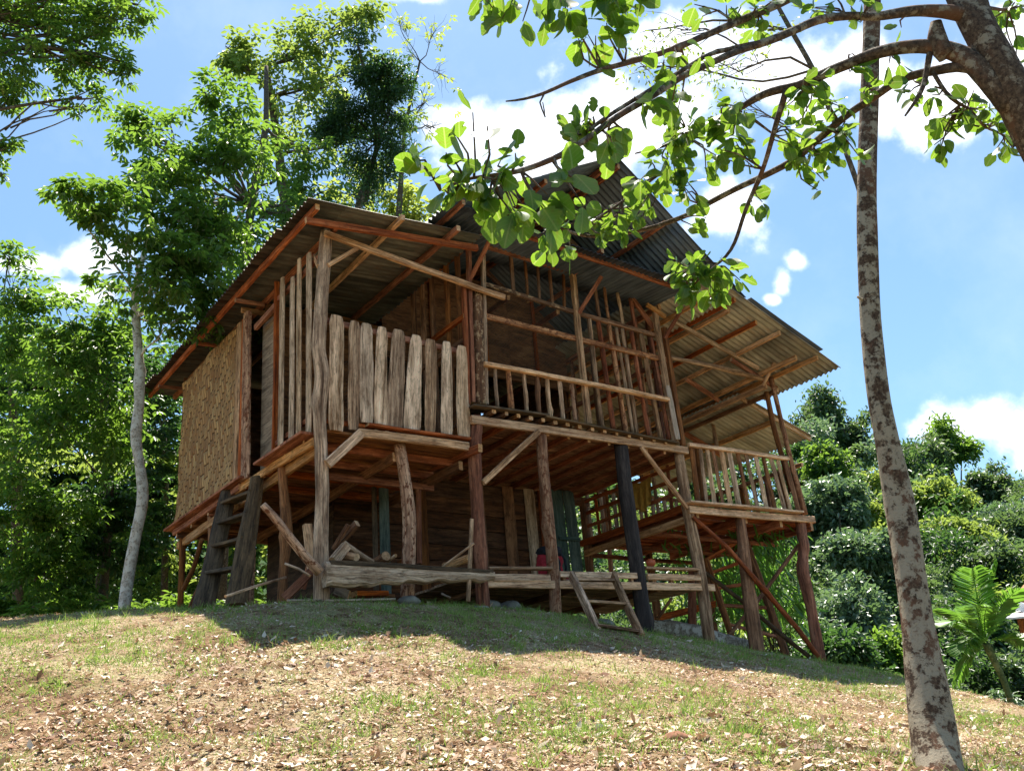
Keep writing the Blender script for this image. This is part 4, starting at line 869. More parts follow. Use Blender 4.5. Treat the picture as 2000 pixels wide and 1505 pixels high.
rock('rock', 'flat grey stone below the reddish post', Y(937, 1189, -.05), (.16, .1, .035))
rock('rock', 'pale boulder half buried behind the right balcony posts', Y(1566, 1306, .35), (.30, .2, .09), 'paleStone')
rock('rock', 'low stone in the grass left of the big log', Y(1242, 1268, -.5) * 1.0, (.15, .1, .035))
for i, (px, py, r_, lb) in enumerate(((960, 1200, .12, 'dark rubble stone right of the reddish post'), (1000, 1208, .15, 'wide rubble stone in the shade under the platform'), (1180, 1210, .17, 'brown lump of earth and roots behind the short ladder'), (1130, 1212, .1, 'small rubble stone left of the short ladder'), (1036, 1200, .08, 'little rubble stone between two platform posts'))):
    p = Y(px, py, .25); p[2] = float(H(p[0], p[1])) + .03; rock('rock', lb, p, (r_, r_ * .8, r_ * .55))
def biglog(a, b, r, ya, yb, lab):
    p, q = Y(*a, ya), Y(*b, yb); g = Geo(); g.log([p, f_(p, q, .3) + np.array([0, 0, .02]), f_(p, q, .7), q], [r * .8, r, r * 1.05, r * .95], nz=.09, seg=18, knots=3, em=1); o = g.build('fallen_log', 'bark_log', None, mats=['bark_log', 'endgrain'], origin=p); smooth_keep_caps(o); tag(o, lab, 'log')
biglog((1262, 1222), (1478, 1270), .125, .75, .25, 'long pale fallen log lying under the right balcony')
biglog((1270, 1250), (1420, 1272), .07, .35, .2, 'thinner weathered log in front of the long fallen log')

def blob_mesh(name, mat, c, rx, ry, rz, lab=None, cat=None, parent=None, fn=None, m=14, n=20):
    vs = []
    for i in range(m + 1):
        th = math.pi * i / m
        for k in range(n):
            a = 2 * math.pi * k / n; p = np.array([math.sin(th) * math.cos(a), math.sin(th) * math.sin(a), math.cos(th)]); w = fn(p) if fn else 1
            vs.append(np.array(c) + p * w * np.array([rx, ry, rz]))
    fs = [(i*n+k, (i+1)*n+k, (i+1)*n+(k+1) % n, i*n+(k+1) % n) for i in range(m) for k in range(n)]
    o = mesh_obj(name, vs, fs, mat, parent, gc=vs, smooth=True, origin=None if parent else c)
    if lab: tag(o, lab, cat)
    return o
# rucksack on the platform
def rucksack():
    c = Y(1072, 1080, .45); c[2] = FP + .21; e = thing('backpack', (c[0], c[1], FP), 'red and black rucksack slumped against the post on the low platform', 'backpack')
    sq = lambda p: 1.0 / max(.6, (abs(p[0])**4 + abs(p[1])**4 + abs(p[2])**4) ** .25) * (1 + .06 * math.sin(7*p[0] + 5*p[2]) + .05 * math.sin(11*p[2] + 3*p[1]))
    blob_mesh('pack_body', 'cloth_red', c, .17, .10, .2, parent=e, fn=sq)
    blob_mesh('pack_lid', 'cloth_black', c + np.array([0, -.01, .18]), .16, .11, .07, parent=e, fn=sq)
    blob_mesh('pack_pocket', 'cloth_black', c + np.array([.0, -.09, -.03]), .08, .05, .13, parent=e, fn=sq)
    blob_mesh('side_bag', 'cloth_red', c + np.array([.22, -.05, -.14]), .09, .07, .07, parent=e, fn=sq)
    for s in (-1, 1):
        g = Geo(); g.log([c + np.array([s*.1, -.1, .17]), c + np.array([s*.15, -.16, .03]), c + np.array([s*.13, -.12, -.15])], .014, nz=.02, seg=7); g.build('strap', 'cloth_black', e)
rucksack()
def ball():
    p = Y(1271, 1098, .6); e = blob_mesh('bucket', 'orange_plastic', (p[0], p[1], p[2]), .07, .07, .065, 'small orange plastic tub on the right end of the low platform', 'tub', fn=lambda p: 1 + (.0 if p[2] < .6 else -.1)); return e
ball()
def towel():
    nx, nz_ = 24, 16; vs = []; fs = []
    a, b = Y(1236, 945, 1.0), Y(1276, 930, .7)
    a = X(1237, 945, 5.5); b = X(1273, 930, 5.5)
    for i in range(nx):
        for k in range(nz_):
            u = i / (nx-1); v = k / (nz_-1); p = a * (1-u) + b * u; dz = -v * (.42 + .06 * math.sin(u * 3.1) - .16 * abs(u - .35)); spread = (u - .5) * v * .05
            vs.append((p[0] - .03 - .022 * math.sin(u * 19 + v * 2) * v - .01 * math.sin(u*37) * v, p[1] + spread, p[2] + dz - .03 * math.sin(u * math.pi) * (1-v)))
    n = len(vs); fs = [(i*nz_+k, i*nz_+k+1, (i+1)*nz_+k+1, (i+1)*nz_+k) for i in range(nx-1) for k in range(nz_-1)]
    vs += [(x + .006, y, z) for x, y, z in vs]; fs += [tuple(j+n for j in reversed(f)) for f in fs]
    o = mesh_obj('towel', vs, fs, 'cloth_yellow', None, gc=vs, smooth=True, origin=vs[0]); tag(o, 'mustard yellow towel hanging in folds on the lattice', 'towel')
towel()
def cord():
    pass

# ------------------------------------------------------------------ foliage
class Leaves:
    def __init__(s): s.b = []; s.d = []; s.n = []; s.L = []; s.W = []; s.r = []
    def add(s, b, d, n, L, W, r):
        k = len(b); s.b.append(b); s.d.append(d); s.n.append(n); s.L.append(np.broadcast_to(L, k)); s.W.append(np.broadcast_to(W, k)); s.r.append(np.broadcast_to(r, k))
    def build(s, name, mat, parent=None, shape='hex', origin=None):
        b = np.concatenate(s.b); d = np.concatenate(s.d); n = np.concatenate(s.n); L = np.concatenate(s.L)[:, None]; W = np.concatenate(s.W)[:, None]; r = np.concatenate(s.r)
        d = d / (np.linalg.norm(d, axis=1, keepdims=True) + 1e-9); n = n - d * np.sum(n * d, 1, keepdims=True); n /= (np.linalg.norm(n, axis=1, keepdims=True) + 1e-9); sd = np.cross(d, n)
        if shape == 'hex':
            T = [(0, 0, 0), (.3, .44, .06), (.7, .36, .03), (1, 0, -.12), (.7, -.36, .03), (.3, -.44, .06)]; F = [(0, 1, 2, 3), (0, 3, 4, 5)]
        elif shape == 'blade':
            T = [(0, .5, 0), (0, -.5, 0), (.55, -.35, -.06), (.55, .35, -.06), (1, .02, -.32), (1, -.02, -.32)]; F = [(0, 1, 2, 3), (3, 2, 5, 4)]
        elif shape == 'crumple':
            T = [(0, 0, 0), (.25, .5, .18), (.6, .35, -.05), (1, .05, .2), (.7, -.45, .10), (.3, -.38, .22), (.5, 0, -.06)]; F = [(0, 1, 6, 5), (1, 2, 3, 6), (6, 3, 4, 5)]
        else:   # rounded leaf: 9 stations x 5
            T = []; F = []; prof = [.05, .26, .40, .48, .52, .52, .46, .33, .10]
            for i, w in enumerate(prof):
                u = i / 8; 
                for k in range(5): q = (k - 2) / 2; T.append((u, w * q, .10 * abs(q) * (w * 2) - .22 * u * u))
            F = [(i*5+k, i*5+k+1, i*5+k+6, i*5+k+5) for i in range(8) for k in range(4)]
        T = np.array(T, float); K = len(T)
        tw = T[None]
        if shape == 'crumple':
            V = b[:, None] + d[:, None] * ((T[:, 0][None] + rng.normal(0, .09, (len(b), K)))[..., None] * L[:, None]) + sd[:, None] * ((T[:, 1][None] + rng.normal(0, .13, (len(b), K)))[..., None] * W[:, None]) + n[:, None] * ((T[:, 2][None] * rng.uniform(-.4, 1.3, (len(b), 1)) + rng.normal(0, .03, (len(b), K)))[..., None] * L[:, None])
        elif shape == 'oval':
            jit = np.ones((len(b), K)); idx = [i*5+e for i in range(1, 8) for e in (0, 4)]; jit[:, idx] = 1 + rng.normal(0, .07, (len(b), len(idx))); bite = rng.random((len(b), len(idx))) < .07; a = jit[:, idx]; a[bite] *= rng.uniform(.35, .7, bite.sum()); jit[:, idx] = a
            curl = rng.uniform(-.6, 1.6, (len(b), 1)); V = b[:, None] + d[:, None] * (T[:, 0][None, :, None] * L[:, None]) + sd[:, None] * ((T[:, 1][None] * jit)[..., None] * W[:, None]) + n[:, None] * ((T[:, 2][None] * curl)[..., None] * L[:, None])
        else:
            V = b[:, None] + d[:, None] * (T[:, 0][None, :, None] * L[:, None]) + sd[:, None] * (T[:, 1][None, :, None] * W[:, None]) + n[:, None] * (T[:, 2][None, :, None] * L[:, None])
        V = V.reshape(-1, 3); F = np.array(F); FF = (np.arange(len(b))[:, None, None] * K + F[None]).reshape(-1, F.shape[1])
        gc = None
        if shape == 'oval':
            off = rng.uniform(0, 30, (len(b), 1)); g = np.stack([np.broadcast_to(T[:, 0], (len(b), K)) + np.floor(off) * 0, np.broadcast_to(T[:, 1], (len(b), K)), np.broadcast_to(off, (len(b), K))], -1); gc = g.reshape(-1, 3)
        return mesh_obj(name, V, FF, mat, parent, rnd=np.repeat(r, K), gc=gc, smooth=(shape == 'oval'), origin=origin)
def rdir(n):
    v = rng.normal(size=(n, 3)); return v / np.linalg.norm(v, axis=1, keepdims=True)
def palmate(LV, tips, out, nl, L, W, droop=.35, rr=None, spread=1.0):
    """whorls of nl leaflets at each tip"""
    k = len(tips)
    for j in range(nl):
        a = 2 * math.pi * (j + rng.uniform(-.25, .25, k)) / nl; h = np.stack([np.cos(a), np.sin(a), np.full(k, -droop) + rng.normal(0, .28, k)], 1)
        d = h * spread + out * .5; nn = np.array([0, 0, 1.0])[None] + rng.normal(0, .35, (k, 3)); r = np.clip((rr if rr is not None else rng.random(k)) + rng.normal(0, .12, k), 0, 1)
        LV.add(tips + h * L * .15, d, nn, L * rng.uniform(.7, 1.15, k), W * rng.uniform(.8, 1.15, k), r)
def crown_blob(LV, c, rad, n, L, W=None, nl=6, sub=9, flat=.75, droop=.35, mode='palm', up=(0, 0, 1)):
    """one leafy mass: sub-clumps in an ellipsoid, twig tips round each"""
    c = np.asarray(c, float); rad = np.asarray(rad if hasattr(rad, '__len__') else (rad, rad, rad * flat), float); W = W or L * .42
    u = rdir(sub) * (rng.random((sub, 1)) ** .4); sc_ = c + u * rad * .85; sr = rad.mean() * rng.uniform(.24, .42, sub) * (1.3 if mode == 'palm' else 1.0)
    k = rng.integers(0, sub, n); t = rng.normal(size=(n, 3)) * .55; t[:, 2] *= .55; tips = sc_[k] + t * sr[k][:, None] * 1.2
    out = tips - c; out /= (np.linalg.norm(out, axis=1, keepdims=True) + 1e-6); base_r = np.clip(rng.random(sub)[k] * .6 + rng.random(n) * .4, 0, 1)
    if mode == 'palm': palmate(LV, tips, out, nl, L, W, droop, base_r)
    else:
        m = n * nl; kk = np.repeat(np.arange(n), nl); tp = tips[kk] + rng.normal(0, L * .7, (m, 3)); d = rdir(m) * .9 + out[kk] * .5 + np.array([0, 0, -.35]); LV.add(tp, d, rdir(m) * .7 + np.array([0, 0, .8]), L * rng.uniform(.6, 1.2, m), W * rng.uniform(.7, 1.2, m), np.clip(base_r[kk] + rng.normal(0, .12, m), 0, 1))
    return sc_
def limb(G, p, q, r0, r1, bend=.08, seg=7, res=.25):
    p = np.asarray(p, float); q = np.asarray(q, float); L = np.linalg.norm(q - p); m1 = f_(p, q, .35) + rng.normal(0, bend * L, 3); m2 = f_(p, q, .7) + rng.normal(0, bend * L * .8, 3); G.log([p, m1, m2, q], [r0, r0 * .75 + r1 * .25, r0 * .35 + r1 * .65, r1], nz=.1, seg=seg, res=res)
def tree(name, label, trunk, blobs, bark='bark_grey', leaf='leaf_rubber', L=.2, nl=6, group=None, mode='palm', droop=.35, seg=12, W=None, subs=9, twigs=True, cat='tree', base_extra=.3, branch=.014, nf=.82, spread=1.03):
    """trunk: [(px,py,depth,width_px)...] from base up. blobs: [(px,py,depth,rx_px,ry_px,n)]"""
    pts = [at(a, b, d) for a, b, d, w in trunk]; rad = [w * .5 * d / FPX for a, b, d, w in trunk]
    base = pts[0].copy(); pts[0] = pts[0] - np.array([0, 0, base_extra]); e = thing(name, base, label, cat, group)
    G = Geo(); G.log(pts, rad, nz=.05, seg=seg, knots=3, res=.15)
    LV = Leaves(); P = np.array(pts)
    for (px, py, d, rx, ry, n) in blobs:
        c = at(px, py, d); r = ((rx * spread) * d / FPX, (rx * spread) * d / FPX, ry * 1.1 * d / FPX); sub = crown_blob(LV, c, r, int(n * nf), L, W, nl, subs, mode=mode, droop=droop)
        k = int(np.argmin(np.linalg.norm(P - c, axis=1) + (P[:, 2] > c[2]) * .5)); st = P[k]; rb = min(rad[k] * .55, branch * 1.3); limb(G, st, c, rb, rb * .4)
        if twigs:
            for s_ in sub: limb(G, f_(st, c, rng.uniform(.5, 1)), s_, rb * .35, rb * .12, seg=5)
    o = G.build('trunk', bark, e); smooth_keep_caps(o); LV.build('crown', leaf, e); return e

# big foreground tree on the right
def big_trunk():
    tr = [(1840, 1560, 4.45, 126), (1837, 1528, 4.52, 108), (1834, 1500, 4.6, 96), (1824, 1430, 4.72, 90), (1813, 1350, 4.82, 83), (1800, 1270, 4.92, 72), (1790, 1200, 5.0, 63), (1778, 1120, 5.1, 60), (1768, 1050, 5.2, 60), (1756, 980, 5.3, 62), (1745, 920, 5.36, 56), (1730, 850, 5.42, 48), (1716, 780, 5.5, 45), (1707, 700, 5.6, 44), (1700, 620, 5.7, 42), (1695, 500, 5.8, 41), (1692, 400, 5.9, 39), (1694, 300, 6.0, 37), (1698, 200, 6.12, 36), (1701, 100, 6.25, 34), (1704, 0, 6.4, 33), (1707, -120, 6.6, 32), (1712, -300, 7.0, 30)]
    pts = [at(a, b, d) for a, b, d, w in tr]; rad = [w * .475 * d / FPX for a, b, d, w in tr]; e = thing('tree', pts[1], 'tall slim foreground tree with lichen mottled bark standing on the right', 'tree')
    pts[0] = pts[0] - np.array([0, 0, .3]); G = Geo(); G.log(pts, rad, nz=.035, seg=28, knots=0, res=.06); o = G.build('trunk', 'bark_lichen', e); smooth_keep_caps(o)
    G = Geo()
    a = at(1708, 0, 6.4)
    for q in ((1676, 585, 5.72, 8),):
        p = at(q[0] + 8, q[1], 5.7); G.log([p, at(q[0] - 2, q[1] - 6, 5.7)], [.01, .006], seg=6)
    G.build('twig_stub', 'bark_lichen', e)
big_trunk()

# overhanging branch tree: heavy limb from the upper right with long boughs
def bough_tree():
    base = at(2330, 1560, 4.0); base[2] = float(H(base[0], base[1])) - .05
    e = thing('branching_tree', base, 'overhanging tree at the upper right whose long boughs carry big rounded leaves', 'tree')
    G = Geo()
    tk = [base, at(2290, 1200, 3.9), at(2230, 800, 3.8), at(2130, 480, 3.75)] + [at(*q) for q in ((2035, 290, 3.72), (1985, 190, 3.72), (1940, 105, 3.75), (1895, 30, 3.8), (1850, -60, 3.9), (1790, -200, 4.1), (1700, -420, 4.5))]
    G.log(tk, [.105, .095, .086, .080, .076, .072, .066, .060, .053, .045, .03], nz=.05, seg=20, knots=3, res=.07)
    o = G.build('trunk', 'bark_branch', e); smooth_keep_caps(o)
    B = {}
    def bough(key, pts, w, knots=1, nz=.07):
        P = [at(*q) for q in pts]; rad = [ww * .5 * q[2] / FPX for ww, q in zip(w, pts)]; g = Geo(); g.log(P, rad, nz=nz, seg=12, knots=knots, res=.035); o = g.build('bough', 'bark_branch', e); smooth_keep_caps(o)
        ts = np.linspace(0, 1, len(P)); tt = np.linspace(0, 1, 60); B[key] = np.stack([np.interp(tt, ts, np.array(P)[:, k]) for k in range(3)], 1)
    bough('b1', [(1890, 30, 3.8), (1853, 22, 3.78), (1789, 20, 3.75), (1740, 28, 3.72), (1708, 34, 3.7), (1661, 30, 3.66), (1598, 38, 3.6), (1551, 60, 3.55), (1504, 80, 3.5), (1440, 100, 3.45), (1385, 125, 3.35), (1334, 148, 3.25), (1278, 185, 3.15), (1209, 225, 3.05), (1140, 276, 2.95), (1092, 306, 2.9), (1023, 333, 2.85), (967, 343, 2.8), (909, 347, 2.75), (860, 372, 2.75)], [30, 27, 22, 19, 17, 16, 16, 15, 15, 13, 13, 13, 13, 12, 12, 12, 11, 9, 6, 3])
    bough('b1b', [(1508, 78, 3.5), (1450, 90, 3.47), (1385, 105, 3.4), (1320, 145, 3.28), (1250, 188, 3.12), (1188, 226, 3.05), (1125, 272, 2.98), (1080, 315, 2.9)], [9, 10, 9, 9, 9, 8, 8, 5])
    bough('b0', [(1700, -110, 3.95), (1620, -50, 3.8), (1538, 0, 3.7), (1483, 25, 3.62), (1428, 48, 3.55), (1368, 74, 3.5), (1313, 98, 3.42), (1244, 118, 3.35), (1168, 138, 3.28), (1106, 162, 3.2), (1061, 184, 3.15), (1012, 197, 3.1), (988, 198, 3.08)], [20, 18, 16, 15, 14, 13, 12, 11, 10, 8, 7, 5, 3], knots=3)
    bough('b2', [(1975, 210, 3.72), (1940, 165, 3.72), (1905, 125, 3.75), (1874, 104, 3.78), (1832, 92, 3.8), (1781, 90, 3.82), (1738, 97, 3.85), (1700, 107, 3.88), (1649, 129, 3.92), (1615, 141, 3.94), (1564, 168, 3.96), (1513, 176, 4.0), (1479, 189, 4.0), (1428, 223, 4.05), (1364, 254, 4.1), (1300, 285, 4.15), (1240, 300, 4.2)], [46, 46, 44, 38, 30, 26, 25, 23, 21, 21, 18, 17, 15, 10, 8, 6, 3])
    bough('b3', [(1905, 135, 3.75), (1887, 126, 3.76), (1861, 132, 3.78), (1810, 141, 3.85), (1764, 152, 3.9), (1738, 166, 3.95), (1704, 193, 4.0), (1661, 219, 4.05), (1606, 265, 4.1), (1555, 311, 4.15), (1504, 338, 4.2), (1440, 367, 4.25), (1385, 396, 4.25), (1342, 421, 4.28), (1271, 446, 4.3), (1209, 457, 4.3), (1168, 463, 4.3), (1133, 460, 4.28), (1092, 446, 4.25), (1061, 422, 4.2)], [26, 24, 20, 18, 16, 16, 15, 14, 14, 14, 13, 12, 11, 10, 9, 8, 7, 6, 5, 3])
    bough('b4', [(1536, 176, 3.97), (1517, 238, 4.0), (1496, 315, 4.05), (1483, 349, 4.1), (1457, 406, 4.12), (1434, 481, 4.15), (1415, 506, 4.15), (1396, 520, 4.15), (1370, 540, 4.15)], [13, 11, 9, 9, 8, 7, 6, 4, 3])
    bough('b5', [(1818, 95, 3.8), (1812, 125, 3.8), (1806, 165, 3.78), (1790, 195, 3.75), (1768, 226, 3.7)], [13, 12, 10, 8, 4])
    bough('knob', [(1828, 42, 3.8), (1830, 60, 3.8), (1836, 90, 3.79), (1850, 110, 3.78)], [20, 26, 34, 34], nz=.04)
    bough('b6', [(1822, 140, 3.82), (1845, 180, 3.8), (1872, 206, 3.78), (1900, 214, 3.78)], [9, 8, 7, 4])
    bough('b7', [(1455, 222, 4.05), (1470, 232, 4.05), (1510, 262, 4.05)], [9, 7, 4]); bough('b8', [(1300, 330, 4.2), (1244, 373, 4.25), (1192, 411, 4.25), (1147, 436, 4.25)], [6, 6, 5, 3])
    bough('b9', [(1062, 185, 3.15), (1052, 205, 3.14), (1060, 215, 3.13), (1066, 232, 3.13), (1060, 200, 3.14)], [4, 3, 3, 3, 2], knots=0); bough('b10', [(1895, 215, 3.78), (1925, 250, 3.9), (1960, 262, 4.0), (1985, 300, 4.1)], [6, 5, 4, 2]); bough('b12', [(1620, -52, 3.8), (1480, -75, 3.6), (1340, -60, 3.4), (1220, -50, 3.3), (1100, -48, 3.25), (1000, -40, 3.2), (930, -30, 3.2)], [12, 11, 10, 9, 8, 6, 3]); bough('b11', [(1900, 10, 3.8), (1960, 20, 4.2), (2010, 10, 4.6)], [8, 6, 4])
    LV = Leaves(); allB = np.concatenate(list(B.values()))
    def cluster(px, py, d, rx, ry, n, L, tw=5):
        c = at(px, py, d); rxx = rx * d / FPX; ryy = ry * d / FPX; k0 = np.argmin(np.linalg.norm(allB - c, axis=1)); per = max(1, int(math.ceil(n / tw))); TW = Geo()
        for j in range(tw):
            a = rng.uniform(0, 6.28); q = math.sqrt(rng.random()); tgt = c + AX_R * math.cos(a) * rxx * q + AX_U * math.sin(a) * ryy * q + AX_F * rng.normal(0, rxx * .5)
            st = allB[k0]
            if np.linalg.norm(st - tgt) > 2.2 * max(rxx, ryy) + .25: st = allB[k0]
            mid = f_(st, tgt, .5) + rng.normal(0, .02, 3); TW.log([st, mid, tgt], [.0045, .0035, .0018], nz=.05, seg=5, res=.05)
            for i in range(per):
                t = rng.uniform(.35, 1.02) if i else 1.0; p = f_(mid, tgt, t) if t > .5 else f_(st, mid, .5 + t); dd = unit(unit(tgt - st) * .5 + rng.normal(0, .6, 3) + np.array([0, 0, -.55])); nn = unit(rng.normal(0, .55, 3) + np.array([0, 0, .6]) - AX_F * .45)
                ll = L * rng.uniform(.5, 1.05); LV.add(p[None] + dd * .012, dd[None], nn[None], ll, ll * rng.uniform(.62, .8), rng.random())
        TW.build('twig', 'bark_branch', e)
    for a in [(925, 215, 2.7, 12, 8, 1, .095, 1), (885, 280, 2.7, 25, 25, 4, .10, 2), (955, 255, 2.7, 20, 12, 2, .11, 1), (805, 315, 2.7, 18, 22, 4, .10, 2), (835, 345, 2.7, 15, 20, 3, .10, 1), (910, 325, 2.7, 30, 30, 6, .10, 3), (990, 300, 2.8, 25, 18, 4, .10, 2), (880, 380, 2.7, 30, 22, 5, .09, 2), (960, 370, 2.75, 50, 30, 10, .10, 4), (1010, 400, 2.75, 45, 40, 7, .115, 4), (1070, 395, 2.8, 40, 25, 6, .12, 3), (1110, 345, 2.85, 50, 20, 3, .12, 2), (1130, 395, 2.85, 30, 20, 2, .11, 1), (985, 440, 2.8, 25, 25, 4, .10, 2),
              (1150, 220, 3.0, 22, 28, 7, .095, 3), (1130, 265, 3.0, 35, 30, 7, .09, 3), (1200, 255, 3.05, 30, 35, 7, .095, 3), (1195, 295, 3.0, 20, 20, 4, .09, 2), (1250, 190, 3.1, 35, 20, 6, .09, 3), (1300, 130, 3.2, 30, 25, 5, .085, 2), (1350, 110, 3.3, 40, 20, 6, .08, 2),
              (1150, 440, 4.25, 70, 28, 22, .085, 7), (1190, 400, 4.25, 60, 35, 16, .085, 6), (1230, 420, 4.25, 40, 35, 12, .08, 4), (1090, 475, 4.2, 45, 15, 5, .10, 3), (1050, 440, 4.2, 30, 25, 8, .08, 3), (1280, 400, 4.2, 45, 35, 14, .08, 5), (1340, 430, 4.2, 35, 20, 6, .08, 2),
              (1300, 310, 4.1, 50, 45, 20, .095, 7), (1320, 240, 4.0, 55, 40, 18, .095, 6), (1360, 290, 4.1, 50, 45, 18, .095, 6), (1280, 350, 4.1, 50, 30, 12, .09, 4), (1350, 370, 4.15, 50, 30, 12, .09, 4), (1310, 190, 3.6, 40, 25, 8, .09, 3),
              (1440, 230, 4.0, 60, 40, 18, .09, 6), (1430, 310, 4.1, 50, 40, 14, .09, 5), (1400, 210, 4.0, 40, 30, 8, .09, 3), (1490, 380, 4.1, 25, 18, 4, .09, 2), (1520, 260, 4.1, 45, 40, 14, .09, 5), (1590, 215, 4.0, 60, 40, 22, .09, 7), (1640, 240, 4.05, 45, 40, 16, .09, 5), (1600, 290, 4.1, 60, 35, 18, .09, 6), (1650, 300, 4.1, 40, 30, 10, .09, 3), (1540, 320, 4.15, 30, 20, 5, .09, 2), (1615, 365, 4.1, 22, 14, 4, .09, 2), (1680, 170, 3.95, 30, 25, 6, .09, 3), (1560, 150, 3.95, 50, 20, 8, .09, 3), (1650, 130, 3.95, 35, 18, 5, .09, 2),
              (1370, 545, 4.15, 45, 40, 26, .085, 8), (1420, 555, 4.15, 38, 35, 22, .085, 7), (1340, 515, 4.15, 30, 25, 12, .085, 4), (1330, 570, 4.1, 22, 25, 8, .085, 3), (1400, 510, 4.15, 30, 20, 8, .08, 3),
              (960, 10, 3.2, 35, 14, 5, .09, 3), (1010, 35, 3.2, 35, 28, 8, .09, 3), (1090, 15, 3.25, 50, 25, 12, .095, 4), (1140, 60, 3.3, 35, 35, 10, .095, 4), (1200, 20, 3.3, 50, 30, 14, .095, 5), (1200, 60, 3.3, 30, 25, 6, .1, 3), (1260, 15, 3.35, 40, 20, 8, .09, 3), (1400, 15, 3.6, 50, 22, 9, .09, 4), (1500, 30, 3.6, 45, 30, 9, .09, 4), (1450, 5, 3.6, 40, 15, 7, .08, 3), (1620, 10, 3.7, 50, 15, 10, .08, 4), (1665, 5, 3.7, 30, 12, 5, .08, 2),
              (1770, 50, 3.8, 12, 12, 1, .09, 1), (1745, 120, 3.85, 20, 20, 3, .1, 2), (1785, 185, 3.85, 22, 28, 5, .095, 3), (1830, 180, 3.8, 20, 25, 5, .09, 2), (1890, 200, 3.8, 45, 30, 16, .085, 6), (1930, 230, 3.9, 45, 30, 16, .085, 6), (1840, 270, 3.8, 22, 30, 7, .09, 3), (1860, 240, 3.8, 25, 25, 6, .085, 3), (1960, 270, 4.0, 30, 35, 8, .08, 4), (1990, 230, 4.1, 25, 30, 8, .08, 3), (1990, 130, 4.3, 15, 20, 4, .08, 2), (1950, 20, 4.3, 45, 25, 14, .08, 5), (1985, 30, 4.3, 25, 20, 6, .08, 3)]:
        a = list(a); a[5] = int(math.ceil(a[5] * 1.25)); a[6] *= .92; cluster(*a)
    LV.build('leaves', 'leaf_near', e, shape='oval')
bough_tree()

# slender sparse tree leaning behind the right trunk
tree('sapling', 'thin leaning sapling with tiny sparse leaves seen behind the foreground boughs', [(1772, 1330, 8.0, 9), (1745, 1000, 8.2, 9), (1712, 640, 8.4, 9), (1690, 400, 8.6, 10), (1650, 290, 8.7, 10), (1590, 136, 8.9, 10), (1545, 60, 9.0, 9), (1480, -60, 9.2, 6)],
     [(1400, 120, 9.0, 110, 60, 70), (1250, 130, 9.0, 70, 60, 45), (1480, 60, 9.0, 80, 60, 40), (1330, 60, 9.0, 60, 50, 30), (1450, 200, 9.0, 70, 40, 30), (1260, 60, 9.1, 50, 40, 16)], bark='bark_grey', leaf='leaf_light', L=.055, nl=3, mode='free', branch=.015)

# trees on the left
tree('white_trunk_tree', 'pale trunked slim tree beside the woven wall with drooping dark leaves', [(240, 1205, 13, 25), (246, 1150, 13.1, 24), (262, 1060, 13.2, 21), (282, 970, 13.3, 22), (272, 900, 13.4, 19), (262, 850, 13.5, 22), (274, 790, 13.6, 20), (272, 700, 13.8, 18), (265, 620, 14, 17), (262, 570, 14, 14), (285, 480, 14.1, 9), (300, 380, 14.2, 7)],
     [(180, 385, 12.5, 75, 35, 85), (250, 440, 12.8, 80, 50, 110), (330, 490, 13.2, 85, 50, 130), (300, 560, 13.2, 80, 45, 110), (400, 560, 13.8, 70, 60, 80), (210, 560, 14, 40, 30, 30), (320, 640, 13.5, 60, 50, 35), (120, 365, 12.3, 30, 14, 16), (390, 450, 14, 70, 70, 90), (350, 430, 14, 70, 50, 70), (340, 580, 14, 70, 50, 60), (430, 600, 14, 60, 40, 50), (280, 350, 13.5, 60, 40, 50)], bark='bark_white', L=.14, nl=7, droop=.6, subs=8)
tree('rubber_tree', 'tall airy tree with layered dark green boughs rising behind the left roof', [(430, 1150, 17, 26), (440, 900, 17.3, 24), (470, 640, 17.3, 20), (490, 400, 17, 16), (520, 250, 17, 11), (520, 130, 17.5, 8)],
     [(a, b, (14.4 if b > 280 else 15) if a <= 480 else c, d, e, f) for a, b, c, d, e, f in [(300, 260, 16.5, 85, 45, 110), (250, 250, 16, 50, 22, 40), (350, 320, 16.8, 100, 55, 140), (300, 340, 16.5, 60, 30, 60), (430, 330, 17, 80, 80, 130), (400, 180, 17, 50, 35, 50), (470, 210, 17.5, 60, 60, 80), (450, 450, 17, 80, 70, 120), (530, 420, 17, 80, 60, 110), (500, 500, 17, 90, 60, 100), (560, 330, 17.5, 60, 60, 70), (620, 380, 18, 60, 30, 50), (400, 520, 17, 90, 60, 90), (480, 640, 17, 60, 60, 60), (380, 400, 17, 80, 60, 90), (560, 430, 17.5, 70, 60, 70), (470, 300, 17.5, 70, 60, 70), (600, 300, 17.8, 50, 60, 50)]], L=.14, nl=6, subs=10, droop=.5, branch=.024)
tree('yellowing_tree', 'tall open tree with yellow green leaf tips reaching the top behind the roof', [(560, 1150, 20, 22), (560, 700, 20, 22), (560, 420, 20.3, 20), (545, 300, 20.5, 17), (530, 190, 20.6, 14), (520, 130, 20.8, 9)],
     [(440, 90, 20, 55, 40, 90), (480, 130, 20, 50, 40, 70), (570, 100, 20.5, 60, 50, 90), (620, 70, 20.5, 60, 50, 90), (700, 50, 20.5, 50, 45, 70), (560, 180, 20.5, 90, 50, 110), (640, 170, 20.5, 70, 60, 100), (540, 260, 20.3, 70, 60, 90), (640, 270, 20.3, 60, 60, 80), (730, 130, 20.5, 50, 50, 50), (800, 250, 20.5, 30, 40, 14), (720, 20, 20.5, 40, 30, 40)], leaf='leaf_light', L=.17, nl=5, subs=9, droop=.45, branch=.024)
